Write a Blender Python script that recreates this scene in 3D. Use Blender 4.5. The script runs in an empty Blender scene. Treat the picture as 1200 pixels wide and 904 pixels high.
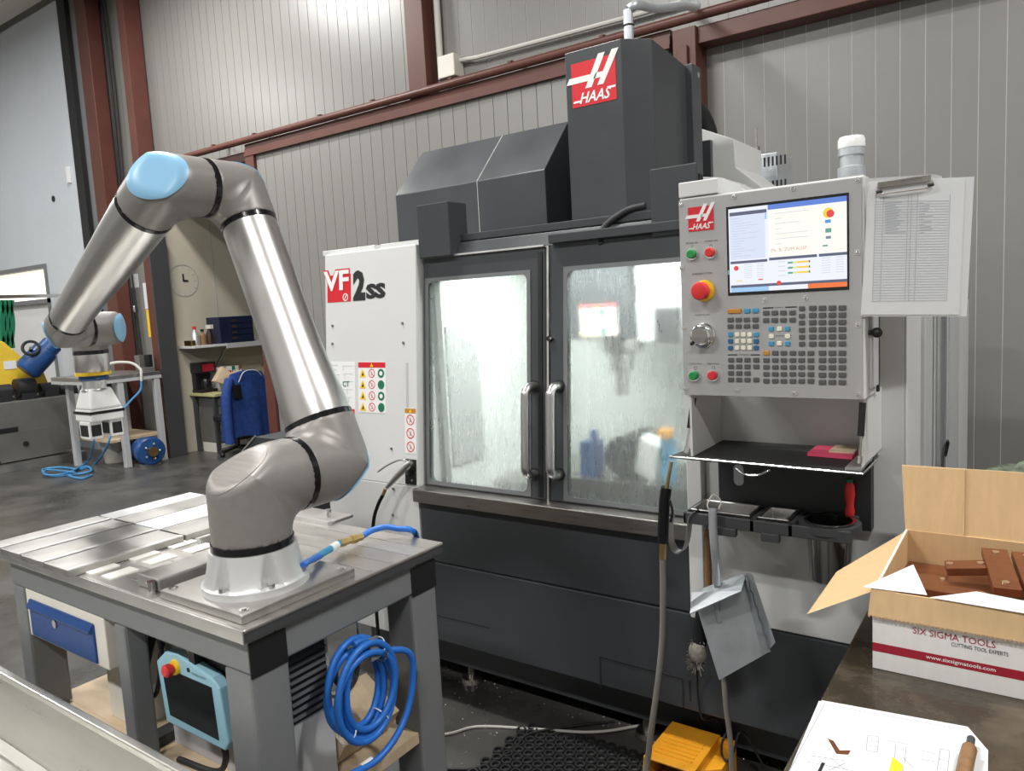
import bpy, math, random
import numpy as np
from mathutils import Vector, Matrix
random.seed(7)
SC = bpy.context.scene
COL = SC.collection
# ------------------------------------------------------------------ camera, world, lights, exposure
F_PX = 881.12
CAM = Vector((0, 0, 1.66))
ROT = Matrix.Rotation(math.radians(35.3633), 3, 'Z') @ Matrix.Rotation(math.radians(83.7744), 3, 'X') @ Matrix.Rotation(math.radians(-3.1301), 3, 'Z')
cd = bpy.data.cameras.new('camera'); cam = bpy.data.objects.new('camera', cd); COL.objects.link(cam)
cd.sensor_fit = 'HORIZONTAL'; cd.sensor_width = 36; cd.lens = F_PX / 1200 * 36; cd.clip_start = .02; cd.clip_end = 100
cam.matrix_world = Matrix.Translation(CAM) @ ROT.to_4x4()
SC.camera = cam
SC.view_settings.view_transform = 'Standard'; SC.view_settings.look = 'None'
SC.view_settings.exposure = 0.08; SC.view_settings.gamma = 1; SC.view_settings.use_curve_mapping = False
W = bpy.data.worlds.new('hall_air'); SC.world = W; W.use_nodes = True
W.node_tree.nodes['Background'].inputs[0].default_value = (.9, .95, 1, 1)
W.node_tree.nodes['Background'].inputs[1].default_value = 0.0
LAMP_SPOTS = [('front_left', -7.6, -2.6), ('front_middle', -3.2, -2.6), ('front_right', 1.6, -2.6), ('back_left', -7.0, 3.4), ('back_middle', -3.2, 1.6), ('back_right', 2.2, 2.2), ('far_left', -11.5, 1.0)]
LAMP_W = 205
LAMP_Z = 5.6

# ------------------------------------------------------------------ helpers
def P(x, y, X=None, Y=None, Z=None):
    d = ROT @ Vector((x - 600, 452 - y, -F_PX))
    if X is not None: t = (X - CAM.x) / d.x
    elif Y is not None: t = (Y - CAM.y) / d.y
    else: t = (Z - CAM.z) / d.z
    return CAM + d * t
def PP(x, y, p0, n):
    d = ROT @ Vector((x - 600, 452 - y, -F_PX)); p0 = Vector(p0); n = Vector(n)
    return CAM + d * ((p0 - CAM).dot(n) / d.dot(n))
V = Vector
def perp(a):
    a = V(a).normalized(); b = V((0, 0, 1)) if abs(a.z) < .9 else V((1, 0, 0))
    u = a.cross(b).normalized(); return a, u, a.cross(u)
def curve(pts, n=8):
    pts = [V(p) for p in pts]; out = []
    q = [pts[0] * 2 - pts[1]] + pts + [pts[-1] * 2 - pts[-2]]
    for i in range(1, len(q) - 2):
        for k in range(n):
            t = k / n; a, b, c, d = q[i - 1:i + 3]
            out.append(.5 * ((2 * b) + (c - a) * t + (2 * a - 5 * b + 4 * c - d) * t * t + (3 * b - a - 3 * c + d) * t ** 3))
    out.append(pts[-1]); return out
class MB:
    def __init__(s): s.v = []; s.f = []
    def add(s, vs, fs):
        o = len(s.v); s.v += [tuple(p) for p in vs]; s.f += [tuple(o + i for i in f) for f in fs]; return s
    def box(s, x0, x1, y0, y1, z0, z1):
        return s.hexa([(x0, y0, z0), (x1, y0, z0), (x1, y1, z0), (x0, y1, z0)], [(x0, y0, z1), (x1, y0, z1), (x1, y1, z1), (x0, y1, z1)])
    def hexa(s, a, b):
        return s.add(list(a) + list(b), [(3, 2, 1, 0), (4, 5, 6, 7), (0, 1, 5, 4), (1, 2, 6, 5), (2, 3, 7, 6), (3, 0, 4, 7)])
    def obox(s, c, u, v, w):
        c, u, v, w = V(c), V(u), V(v), V(w)
        return s.hexa([c - u - v - w, c + u - v - w, c + u + v - w, c - u + v - w], [c - u - v + w, c + u - v + w, c + u + v + w, c - u + v + w])
    def prism(s, pts, vec):
        n = len(pts); a = [V(p) for p in pts]; b = [p + V(vec) for p in a]
        return s.add(a + b, [tuple(reversed(range(n))), tuple(range(n, 2 * n))] + [(i, (i + 1) % n, n + (i + 1) % n, n + i) for i in range(n)])
    def lathe(s, p0, axis, prof, n=32, cap=True):
        a, u, v = perp(axis); p0 = V(p0); vs = []; fs = []; m = len(prof)
        for t, r in prof:
            for k in range(n):
                th = 2 * math.pi * k / n; vs.append(p0 + a * t + (u * math.cos(th) + v * math.sin(th)) * r)
        for i in range(m - 1):
            for k in range(n):
                fs.append((i * n + k, i * n + (k + 1) % n, (i + 1) * n + (k + 1) % n, (i + 1) * n + k))
        if cap: fs += [tuple(reversed(range(n))), tuple((m - 1) * n + k for k in range(n))]
        return s.add(vs, fs)
    def cyl(s, p0, p1, r, r1=None, n=20, cap=True):
        d = V(p1) - V(p0); return s.lathe(p0, d, [(0, r), (d.length, r if r1 is None else r1)], n, cap)
    def tube(s, pts, r, n=8):
        pts = [V(p) for p in pts]; vs = []; fs = []; m = len(pts); t0 = (pts[1] - pts[0]).normalized(); _, u, v = perp(t0)
        for i in range(m):
            t = (pts[min(i + 1, m - 1)] - pts[max(i - 1, 0)]).normalized()
            u = (u - t * u.dot(t)).normalized(); v = t.cross(u)
            for k in range(n):
                th = 2 * math.pi * k / n; vs.append(pts[i] + (u * math.cos(th) + v * math.sin(th)) * r)
        for i in range(m - 1):
            for k in range(n): fs.append((i * n + k, i * n + (k + 1) % n, (i + 1) * n + (k + 1) % n, (i + 1) * n + k))
        fs += [tuple(reversed(range(n))), tuple((m - 1) * n + k for k in range(n))]
        return s.add(vs, fs)
    def ball(s, c, r, n=14, sz=(1, 1, 1)):
        c = V(c); vs = []; fs = []; m = n // 2
        for i in range(m + 1):
            for k in range(n):
                a = math.pi * i / m; b = 2 * math.pi * k / n
                vs.append(c + V((r * sz[0] * math.sin(a) * math.cos(b), r * sz[1] * math.sin(a) * math.sin(b), r * sz[2] * math.cos(a))))
        for i in range(m):
            for k in range(n): fs.append((i * n + k, (i + 1) * n + k, (i + 1) * n + (k + 1) % n, i * n + (k + 1) % n))
        return s.add(vs, fs)
    def torus(s, c, axis, R, r, n=28, k=10):
        a, u, v = perp(axis); c = V(c); vs = []; fs = []
        for i in range(n):
            th = 2 * math.pi * i / n; d = u * math.cos(th) + v * math.sin(th)
            for j in range(k):
                ph = 2 * math.pi * j / k; vs.append(c + d * (R + r * math.cos(ph)) + a * (r * math.sin(ph)))
        for i in range(n):
            for j in range(k): fs.append((i * k + j, ((i + 1) % n) * k + j, ((i + 1) % n) * k + (j + 1) % k, i * k + (j + 1) % k))
        return s.add(vs, fs)
    def build(s, name, mat, parent=None, smooth=False, bevel=0, seg=2, label=None):
        xs = np.array(s.v, dtype=float); lo = xs.min(0); hi = xs.max(0)
        c = V(((lo[0] + hi[0]) / 2, (lo[1] + hi[1]) / 2, lo[2]))
        me = bpy.data.meshes.new(name); me.from_pydata((xs - np.array(c)).tolist(), [], s.f); me.validate()
        if smooth:
            me.shade_smooth(); me.set_sharp_from_angle(angle=math.radians(38))
        me.materials.append(M[mat] if isinstance(mat, str) else mat)
        o = bpy.data.objects.new(name, me); COL.objects.link(o)
        o.location = c
        if parent is not None: attach(o, parent)
        if bevel:
            b = o.modifiers.new('bevel', 'BEVEL'); b.width = bevel; b.segments = seg; b.limit_method = 'ANGLE'; b.angle_limit = math.radians(40)
        if label: o['label'] = label
        return o
WLOC = {}
def wloc(o):
    l = V(o.location)
    while o.parent: o = o.parent; l = l + V(o.location)
    return l
def attach(o, parent):
    o.location = V(o.location) - wloc(parent); o.parent = parent
def empty(name, loc, label, cat, group=None):
    o = bpy.data.objects.new(name, None); COL.objects.link(o); o.location = loc; o.empty_display_size = .1
    o['label'] = label; o['category'] = cat
    if group: o['group'] = group
    return o
def tag(o, label, cat, group=None):
    o['label'] = label; o['category'] = cat
    if group: o['group'] = group
    return o
def struct(o, label=None, cat=None):
    o['kind'] = 'structure'
    if label: o['label'] = label
    if cat: o['category'] = cat
    return o
def inst(o, loc, parent=None):
    c = o.copy(); COL.objects.link(c); c.parent = None; c.location = loc
    if parent is not None: attach(c, parent)
    return c
class Fr:                                   # a flat frame on a surface: u right, v up, n out
    def __init__(s, o, u, v):
        s.o = V(o); s.u = V(u).normalized(); s.v = V(v).normalized(); s.n = s.u.cross(s.v).normalized()
    def __call__(s, a, b, w=0): return s.o + s.u * a + s.v * b + s.n * w
    def uv(s, x, y):
        p = PP(x, y, s.o, s.n) - s.o; return p.dot(s.u), p.dot(s.v)
    def rect(s, mb, a0, a1, b0, b1, w0, w1):
        return mb.hexa([s(a0, b0, w0), s(a1, b0, w0), s(a1, b1, w0), s(a0, b1, w0)], [s(a0, b0, w1), s(a1, b0, w1), s(a1, b1, w1), s(a0, b1, w1)])
    def poly(s, mb, pts, w0, w1): return mb.prism([s(a, b, w0) for a, b in pts], s.n * (w1 - w0))
    def disc(s, mb, a, b, r, w0, w1, n=20): return mb.cyl(s(a, b, w0), s(a, b, w1), r, n=n)
    def ring(s, mb, a, b, r0, r1, w0, w1, n=20):
        vs = []
        for w in (w0, w1):
            for r in (r0, r1):
                vs += [s(a + r * math.cos(2 * math.pi * k / n), b + r * math.sin(2 * math.pi * k / n), w) for k in range(n)]
        fs = []
        for k in range(n):
            j = (k + 1) % n
            fs += [(2 * n + k, 2 * n + j, 3 * n + j, 3 * n + k)[::-1], (k, j, n + j, n + k), (n + k, n + j, 3 * n + j, 3 * n + k), (k, 2 * n + k, 2 * n + j, j)]
        return mb.add(vs, fs)
def rr(a0, a1, b0, b1, r, n=5):
    out = []
    for cx, cy, s in ((a1 - r, b1 - r, 0), (a0 + r, b1 - r, 90), (a0 + r, b0 + r, 180), (a1 - r, b0 + r, 270)):
        for k in range(n + 1):
            t = math.radians(s + 90 * k / n); out.append((cx + r * math.cos(t), cy + r * math.sin(t)))
    return out
def frame_with_hole(mb, fr, a0, a1, b0, b1, hole, w0, w1):
    """rectangular slab with a rounded hole: hole is a ccw loop starting at its right-top corner"""
    n = len(hole); outer = []
    ca, cb = sum(p[0] for p in hole) / n, sum(p[1] for p in hole) / n
    for a, b in hole:
        da, db = a - ca, b - cb
        ta = ((a1 - ca) if da > 0 else (a0 - ca)) / da if abs(da) > 1e-9 else 1e9
        tb = ((b1 - cb) if db > 0 else (b0 - cb)) / db if abs(db) > 1e-9 else 1e9
        t = min(ta, tb); outer.append((ca + da * t, cb + db * t))
    # push nearest outer samples into the corners
    for c in ((a1, b1), (a0, b1), (a0, b0), (a1, b0)):
        k = min(range(n), key=lambda i: (outer[i][0] - c[0]) ** 2 + (outer[i][1] - c[1]) ** 2); outer[k] = c
    vs = [fr(a, b, w) for w in (w0, w1) for loop in (outer, hole) for a, b in loop]; fs = []
    for k in range(n):
        j = (k + 1) % n
        fs += [(2 * n + k, 2 * n + j, 3 * n + j, 3 * n + k), (k, n + k, n + j, j), (n + k, 3 * n + k, 3 * n + j, n + j), (k, j, 2 * n + j, 2 * n + k)]
    return mb.add(vs, fs)
def text(name, s, fr, a, b, h, mat, parent, w=.0012, bold=0, width=None, shear=0, align='LEFT', label=None):
    c = bpy.data.curves.new('t', 'FONT'); c.body = s; c.size = 1; c.offset = bold; c.shear = shear; c.resolution_u = 2
    t = bpy.data.objects.new('t', c); COL.objects.link(t)
    me = bpy.data.meshes.new_from_object(t); bpy.data.objects.remove(t); bpy.data.curves.remove(c)
    co = np.array([v.co[:] for v in me.vertices]); lo, hi = co.min(0), co.max(0)
    sy = h / (hi[1] - lo[1]); sx = sy if width is None else width / (hi[0] - lo[0])
    off = {'LEFT': 0, 'CENTER': -.5 * (hi[0] - lo[0]) * sx}[align]
    mb = MB(); mb.add([fr(a + off + (p[0] - lo[0]) * sx, b + (p[1] - lo[1]) * sy, w) for p in co], [tuple(p.vertices) for p in me.polygons])
    bpy.data.meshes.remove(me)
    return mb.build(name, mat, parent, label=label)

# ------------------------------------------------------------------ materials
M = {}
def mat(name, col, rough=.5, metal=0, var=0, scale=6, bump=0, bscale=60, stretch=None, emit=0, trans=0, ior=1.45, col2=None, spec=.5, coat=0, alpha=1, rvar=0, detail=4, contrast=None):
    m = bpy.data.materials.new(name); m.use_nodes = True; nt = m.node_tree; b = nt.nodes['Principled BSDF']; M[name] = m
    b.inputs['Base Color'].default_value = (*col, 1); b.inputs['Roughness'].default_value = rough; b.inputs['Metallic'].default_value = metal
    b.inputs['Specular IOR Level'].default_value = spec; b.inputs['IOR'].default_value = ior; b.inputs['Transmission Weight'].default_value = trans
    b.inputs['Coat Weight'].default_value = coat; b.inputs['Alpha'].default_value = alpha
    if emit: b.inputs['Emission Color'].default_value = (*col, 1); b.inputs['Emission Strength'].default_value = emit
    if var or bump or rvar or col2:
        tc = nt.nodes.new('ShaderNodeTexCoord'); mp = nt.nodes.new('ShaderNodeMapping'); nt.links.new(tc.outputs['Object'], mp.inputs[0])
        if stretch: mp.inputs['Scale'].default_value = stretch
        nz = nt.nodes.new('ShaderNodeTexNoise'); nz.inputs['Scale'].default_value = scale; nz.inputs['Detail'].default_value = detail; nz.inputs['Roughness'].default_value = .6
        nt.links.new(mp.outputs[0], nz.inputs[0])
        r = nt.nodes.new('ShaderNodeValToRGB'); nt.links.new(nz.outputs[0], r.inputs[0])
        lo, hi = contrast or (.3, .7)
        r.color_ramp.elements[0].position = lo; r.color_ramp.elements[1].position = hi
        c2 = col2 or tuple(min(1, x * (1 + var)) for x in col); c1 = col if col2 else tuple(x * (1 - var) for x in col)
        r.color_ramp.elements[0].color = (*c1, 1); r.color_ramp.elements[1].color = (*c2, 1)
        nt.links.new(r.outputs[0], b.inputs['Base Color'])
        if rvar:
            mr = nt.nodes.new('ShaderNodeMapRange'); nt.links.new(nz.outputs[0], mr.inputs[0]); mr.inputs[1].default_value = .3; mr.inputs[2].default_value = .7
            mr.inputs[3].default_value = max(.02, rough - rvar); mr.inputs[4].default_value = min(1, rough + rvar); nt.links.new(mr.outputs[0], b.inputs['Roughness'])
        if bump:
            n2 = nt.nodes.new('ShaderNodeTexNoise'); n2.inputs['Scale'].default_value = bscale; n2.inputs['Detail'].default_value = 3; nt.links.new(mp.outputs[0], n2.inputs[0])
            bp = nt.nodes.new('ShaderNodeBump'); bp.inputs['Strength'].default_value = bump; bp.inputs['Distance'].default_value = .01
            nt.links.new(n2.outputs[0], bp.inputs['Height']); nt.links.new(bp.outputs[0], b.inputs['Normal'])
    return m
mat('wall_panel', (.215, .211, .197), .34, .0, var=.05, scale=1.2, bump=.03, bscale=3, rvar=.06, stretch=(1, 1, .3), spec=.6)
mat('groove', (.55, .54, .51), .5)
mat('groove_dark', (.1, .1, .1), .6)
mat('brown', (.105, .036, .026), .45, var=.12, scale=4)
mat('brown_dark', (.03, .014, .011), .5, var=.15, scale=4)
mat('black', (.012, .012, .013), .45)
mat('rubber', (.02, .02, .021), .6, bump=.1, bscale=120)
mat('gloss_black', (.01, .01, .011), .18)
mat('floor', (.045, .043, .041), .34, col2=(.11, .107, .1), scale=2.2, bump=.12, bscale=25, rvar=.12, detail=8, contrast=(.35, .75))
mat('hall_wall', (.6, .6, .58), .6, var=.04)
mat('ceiling', (.55, .55, .53), .7, var=.04)
mat('paint_dark', (.048, .052, .057), .33, var=.06, scale=3, rvar=.05, bump=.015, bscale=200)
mat('paint_dark2', (.036, .04, .044), .5, var=.08, scale=3)
mat('paint_black', (.018, .019, .021), .5, var=.1)
mat('paint_white', (.62, .625, .62), .4, var=.02, scale=2, bump=.012, bscale=220)
mat('paint_light', (.46, .465, .47), .45, var=.03, scale=2)
mat('pendant_grey', (.40, .40, .405), .38, .15, var=.02)
mat('steel', (.58, .57, .56), .3, 1)
mat('steel_sill', (.36, .34, .32), .35, 1, var=.12, scale=5, stretch=(2, 20, 20), rvar=.08)
mat('chrome', (.75, .74, .73), .14, 1)
mat('cup_steel', (.36, .355, .35), .16, 1)
mat('alu', (.7, .7, .69), .36, 1, var=.05, scale=8, stretch=(1, 20, 1), rvar=.05)
mat('alu_dull', (.42, .41, .39), .42, .9, var=.1, scale=6, rvar=.08)
mat('top_steel', (.46, .445, .42), .36, .85, var=.09, scale=5, stretch=(1, 6, 1), rvar=.06, detail=6)
mat('robot_alu', (.66, .65, .63), .33, 1)
mat('robot_base', (.74, .745, .75), .42, .6)
mat('robot_grey', (.25, .236, .222), .42, .25, var=.04, scale=40)
mat('robot_cap', (.27, .25, .235), .42, .3, var=.14, scale=7, stretch=(1, 14, 14), detail=6)
mat('robot_blue', (.235, .47, .68), .36, var=.02)
mat('white_plastic', (.74, .74, .73), .35)
mat('white_matte', (.62, .63, .64), .5)
mat('pad', (.74, .72, .67), .55, var=.05)
mat('table_grey', (.17, .178, .182), .42, var=.05, scale=3, bump=.02, bscale=180)
mat('table_dark', (.05, .052, .054), .5)
mat('blue_drawer', (.012, .055, .21), .38, var=.04)
mat('cream', (.66, .63, .56), .5, var=.03)
mat('wood_board', (.55, .43, .29), .6, var=.12, scale=7, stretch=(1, 4, 1), detail=6)
mat('wood_dark', (.22, .12, .055), .55, var=.25, scale=9, stretch=(6, 6, .7))
mat('hose_blue', (.022, .15, .55), .38, var=.05)
mat('hose_grey', (.19, .175, .155), .5, var=.1)
mat('cable_white', (.55, .54, .5), .5)
mat('cable_blue', (.06, .25, .5), .45)
mat('brass', (.62, .45, .2), .3, 1)
mat('red', (.62, .03, .03), .4)
mat('red_logo', (.60, .02, .03), .35)
mat('red_dark', (.32, .012, .03), .4)
mat('yellow', (.85, .55, .03), .4)
mat('yellow_mach', (.80, .55, .05), .45, var=.1)
mat('orange', (.75, .33, .02), .42, var=.08, scale=5)
mat('orange_key', (.5, .22, .03), .45)
mat('green', (.02, .25, .06), .4)
mat('green_dark', (.01, .16, .08), .45)
mat('key_grey', (.085, .087, .09), .5)
mat('key_white', (.75, .73, .62), .45)
mat('key_blue', (.02, .12, .27), .45)
mat('key_light', (.05, .28, .48), .45)
mat('print_black', (.015, .015, .017), .5)
mat('print_grey', (.32, .33, .35), .6)
mat('print_faint', (.42, .44, .47), .6)
mat('label_white', (.78, .78, .77), .5)
mat('paper', (.64, .655, .67), .65, var=.02)
mat('card', (.56, .38, .20), .7, var=.05, scale=9, bump=.05, bscale=30, stretch=(8, 8, .6))
mat('card_edge', (.40, .26, .13), .8)
mat('card_white', (.72, .70, .68), .55, var=.035, scale=5, bump=.05, bscale=20, stretch=(8, 8, .6))
mat('copper', (.23, .085, .04), .38, .6, var=.12, scale=10, stretch=(1, 8, 1))
mat('bench_top', (.035, .028, .02), .3, col2=(.13, .105, .07), scale=7, rvar=.12, detail=9, contrast=(.4, .8), bump=.1, bscale=50)
mat('sheet_metal', (.60, .59, .55), .32, .85, var=.06, scale=3, stretch=(1, 8, 8), rvar=.06)
mat('galv', (.55, .58, .61), .38, .6, var=.08, scale=14, rvar=.08)
mat('galv_white', (.68, .7, .72), .3, .5, var=.1, scale=20)
mat('bristle', (.2, .185, .155), .9, var=.3, scale=60)
mat('beige_wall', (.50, .46, .37), .55, var=.03, scale=1.5)
mat('denim', (.012, .045, .20), .8, var=.25, scale=20, bump=.15, bscale=60)
mat('navy', (.01, .016, .045), .4)
mat('desk_top', (.45, .42, .20), .5)
mat('clear_plastic', (.78, .82, .88), .3, trans=.75, ior=1.1)
mat('screen_black', (.006, .008, .010), .12)
mat('teach_blue', (.28, .50, .60), .42)
mat('green_cloth', (.05, .07, .045), .9, col2=(.22, .26, .19), scale=45, bump=.5, bscale=80)
mat('bucket', (.55, .53, .47), .5, var=.1)
mat('window_light', (1.0, .93, .78), .5, emit=.95)
mat('window_blue', (.80, .84, .84), .5, emit=.62)
mat('lamp_glow', (1, .985, .95), .5, emit=7)
mat('inner_panel', (.82, .84, .82), .4, var=.02)
mat('pink', (.6, .06, .13), .5)
mat('motor_blue', (.015, .065, .21), .35, var=.2, scale=10)
mat('machine_grey', (.115, .115, .108), .5, var=.14, scale=3, detail=6)
mat('gasket', (.15, .155, .16), .5)
for n, c, e in (('scr_white', (1, .985, .90), .95), ('scr_pale', (.70, .76, .92), .95), ('scr_blue', (.12, .24, .72), .9), ('scr_dark', (.12, .14, .22), .8), ('scr_light', (.86, .89, 1), .95), ('scr_sky', (.38, .62, .92), .9), ('scr_orange', (.95, .20, .05), .9),
                ('scr_red', (.85, .06, .06), .9), ('scr_yellow', (.98, .68, .06), .9), ('scr_green', (.15, .42, .36), .8), ('scr_cyan', (.08, .35, .75), .9), ('scr_line', (.55, .60, .72), .85), ('scr_lime', (.75, .85, .30), .9), ('scr_text', (.78, .33, .22), .85), ('scr_grey', (.25, .3, .42), .8)):
    mat(n, c, .3, emit=e); M[n].node_tree.nodes['Principled BSDF'].inputs['Base Color'].default_value = (0.02, .02, .02, 1)
def fog_glass(name, lo, hi, tint, milk=.85):
    m = mat(name, tint, .2, trans=milk, ior=1.12); nt = m.node_tree; b = nt.nodes['Principled BSDF']
    tc = nt.nodes.new('ShaderNodeTexCoord'); mp = nt.nodes.new('ShaderNodeMapping'); mp.inputs['Scale'].default_value = (1, 1, .12); nt.links.new(tc.outputs['Object'], mp.inputs[0])
    a = nt.nodes.new('ShaderNodeTexNoise'); a.inputs['Scale'].default_value = 60; a.inputs['Detail'].default_value = 5; nt.links.new(mp.outputs[0], a.inputs[0])
    c = nt.nodes.new('ShaderNodeTexNoise'); c.inputs['Scale'].default_value = 4; nt.links.new(tc.outputs['Object'], c.inputs[0])
    mu = nt.nodes.new('ShaderNodeMath'); mu.operation = 'MULTIPLY'; nt.links.new(a.outputs[0], mu.inputs[0]); nt.links.new(c.outputs[0], mu.inputs[1])
    mr = nt.nodes.new('ShaderNodeMapRange'); mr.inputs[1].default_value = .12; mr.inputs[2].default_value = .4; mr.inputs[3].default_value = lo; mr.inputs[4].default_value = hi
    nt.links.new(mu.outputs[0], mr.inputs[0]); nt.links.new(mr.outputs[0], b.inputs['Roughness'])
    bp = nt.nodes.new('ShaderNodeBump'); bp.inputs['Strength'].default_value = .12; bp.inputs['Distance'].default_value = .004; nt.links.new(a.outputs[0], bp.inputs['Height']); nt.links.new(bp.outputs[0], b.inputs['Normal'])
fog_glass('glass_fog', .12, .42, (.90, .95, .93))
fog_glass('glass_wet', .18, .38, (.92, .97, .95), .9)

# ------------------------------------------------------------------ hall shell
WY = 5.2
struct(MB().box(-16, 6, -7, 8.6, -.1, 0).build('floor', 'floor'), 'dark grey worn concrete floor of the workshop hall', 'floor')
struct(MB().box(-16, 6, -7, 5.35, 7.0, 7.1).build('ceiling', 'ceiling'), 'pale hall ceiling high overhead', 'ceiling')
struct(MB().box(-16.1, -16, -7, 5.35, 0, 7).build('wall_left', 'hall_wall'), 'plain pale wall at the far left end', 'wall')
struct(MB().box(6, 6.1, -7, 5.35, 0, 7).build('wall_right', 'hall_wall'), 'plain pale wall at the right end', 'wall')
struct(MB().box(-16, 6, -7.1, -7, 0, 7).build('wall_front', 'hall_wall'), 'plain pale wall facing the machine', 'wall')
wb = MB(); wb.box(-10.1, 6, WY + .03, WY + .13, 3.34, 7); wb.box(-2.1, 6, WY + .03, WY + .13, 0, 3.34); wb.box(-4.3, 6, WY + .004, WY + .03, 3.35, 7); wb.box(-1.92, 6, WY + .0045, WY + .03, 0, 3.34); wb.box(-10.1, -8.95, WY + .03, WY + .13, 0, 3.34)  # right-hand joint backing set shallow and pale, painting in the panel edges' reflection
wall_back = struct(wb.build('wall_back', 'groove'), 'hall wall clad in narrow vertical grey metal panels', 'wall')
PW = .134
def panel_row(x0, x1, z0, z1, y, parent, pw=PW, name='wall_panel', m='wall_panel', gap=.005):
    proto = None; x = x0
    while x < x1 - .02:
        w = min(pw, x1 - x)
        if proto is None or w < pw - 1e-6:
            o = MB().box(x + gap / 2, x + w - gap / 2, y, y + .035, z0, z1).build(name, m, parent)
            if proto is None: proto = o
        else:
            c = proto.copy(); COL.objects.link(c); c.location.x = proto.location.x + (x - x0)
        x += pw
panel_row(-8.82, -4.47, 3.35, 7, WY, wall_back)
panel_row(-4.30, 6, 3.35, 7, WY, wall_back)
panel_row(-1.93, 6, 0, 3.345, WY + .002, wall_back)
panel_row(-10.02, -8.80, 0, 7, WY, wall_back)
# left side: tall sliding leaf with window band, standing a little proud
pl = MB(); LE = P(68, 0, Y=4.95).x; pl.box(-16, LE, 4.95, 5.05, 2.55, 5.75); pl.box(-11.35, LE, 4.95, 5.05, 0, 2.55); pl.box(-16, -13.6, 4.95, 5.05, 0, 2.55)
mat('leaf', (.56, .59, .63), .45, var=.03, scale=1.5)
nt = M['leaf'].node_tree; wv = nt.nodes.new('ShaderNodeTexWave'); wv.inputs['Scale'].default_value = 6.0; wv.bands_direction = 'X'
tcn = nt.nodes.new('ShaderNodeTexCoord'); nt.links.new(tcn.outputs['Object'], wv.inputs[0]); bpn = nt.nodes.new('ShaderNodeBump'); bpn.inputs['Strength'].default_value = .35; bpn.inputs['Distance'].default_value = .01
nt.links.new(wv.outputs[0], bpn.inputs['Height']); nt.links.new(bpn.outputs[0], nt.nodes['Principled BSDF'].inputs['Normal'])
door_2 = struct(pl.build('door_2', 'leaf'), 'tall pale blue-grey ribbed sliding leaf with a window band', 'door')
sx = [P(x, 0, Y=4.95).x for x in (68, 77, 84, 85.5, 98)]
MB().box(sx[0], sx[1], 4.92, 5.08, 0, 5.95).build('edge_seal', 'black', door_2)
MB().box(sx[1], sx[2], 4.98, 5.1, 0, 5.95).build('edge_profile', 'table_grey', door_2)
p = P(62, 233, Y=4.94); MB().cyl((p.x, 4.94, p.z), (p.x, 4.955, p.z), .04).build('latch_hole', 'black', door_2)
p = P(80, 205, Y=4.93); MB().box(p.x - .02, p.x + .02, 4.91, 4.95, p.z - .1, p.z + .1).build('door_handle', 'white_plastic', door_2)
win = struct(MB().box(-13.6, -11.35, 5.02, 5.04, 2.08, 2.5).build('window_1', 'window_light'), 'bright cream window band in the sliding leaf', 'window')
wf = MB(); wf.box(-13.65, -11.3, 4.93, 5.0, 2.5, 2.56); wf.box(-13.65, -11.3, 4.93, 5.0, 2.02, 2.08); wf.box(-11.36, -11.3, 4.93, 5.0, 0, 2.5)
wf.build('window_frame', 'table_grey', win)
MB().box(-13.6, -11.36, 5.0, 5.03, .2, 2.03).build('plastic_sheet', 'white_plastic', win)
struct(MB().box(-16, -9.9, WY + .05, WY + .15, 5.9, 7).build('wall_back_upper', 'hall_wall'), 'wall strip above the sliding leaf', 'wall')
struct(MB().box(-16, -10.3, 4.6, 4.9, 5.80, 6.25).build('trim_9', 'cream'), 'cream crane beam above the sliding leaf', 'beam')
# brown steelwork
n_tr = [0]
def brown(label, mb, m='brown', cat='steelwork', bevel=.004):
    n_tr[0] += 1; return struct(mb.build('trim_%d' % n_tr[0], m, bevel=bevel), label, cat)
c1 = brown('red-brown steel column left of the alcove', MB().box(-8.88, -8.74, 4.98, 5.18, 0, 7))
brown('dark grey steel plate bolted to the side of the alcove column', MB().box(-8.738, -8.715, 4.975, 5.20, 0, 2.75), 'table_dark')
brown('red-brown steel column beside the tall sliding leaf', MB().box(sx[3], sx[4], 4.95, 5.12, 0, 7))
brown('red-brown steel column above the door rail', MB().box(-4.49, -4.29, 5.04, 5.2, 3.41, 7))
brown('red-brown steel column behind the machine', MB().box(-2.07, -1.91, 5.0, 5.2, 0, 3.42).box(-2.02, -1.96, 4.97, 5.0, 3.0, 3.3))
brown('red-brown beam over the right wall', MB().box(-1.91, 6, 5.04, 5.2, 3.31, 3.42))
brown('red-brown door lintel beam above the alcove', MB().box(-8.74, -1.91, 5.1, 5.2, 3.30, 3.40))
t = MB().cyl((-8.3, 5.0, 3.475), (3.5, 5.0, 3.475), .033, n=16)
rail = brown('round red-brown sliding door rail along the wall', t, bevel=0)
for x in (-8.0, -7.3, -6.6, -5.6, -4.9, -4.0, -3.4, -2.6):
    MB().cyl((x, 5.0, 3.475), (x, 5.0, 3.522), .012, n=8).box(x - .02, x + .02, 4.99, 5.19, 3.514, 3.522).build('rail_bracket', 'brown', rail)
# sliding door, brown frame with panels
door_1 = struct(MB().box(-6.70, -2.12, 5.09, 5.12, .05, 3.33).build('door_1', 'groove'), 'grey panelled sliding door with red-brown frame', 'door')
MB().box(-6.80, -2.1, 5.02, 5.10, 3.32, 3.40).box(-6.80, -2.1, 5.03, 5.10, 3.403, 3.445).box(-6.80, -2.1, 5.012, 5.02, 3.32, 3.345).build('top_rail', 'brown', door_1)
MB().box(-6.80, -6.66, 5.02, 5.12, .03, 3.32).build('stile', 'brown', door_1)
MB().box(-6.66, -2.1, 5.02, 5.12, .03, .2).build('bottom_rail', 'brown', door_1)
panel_row(-6.655, -2.12, .2, 3.32, 5.05, door_1, pw=.138, name='door_panel')
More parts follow.
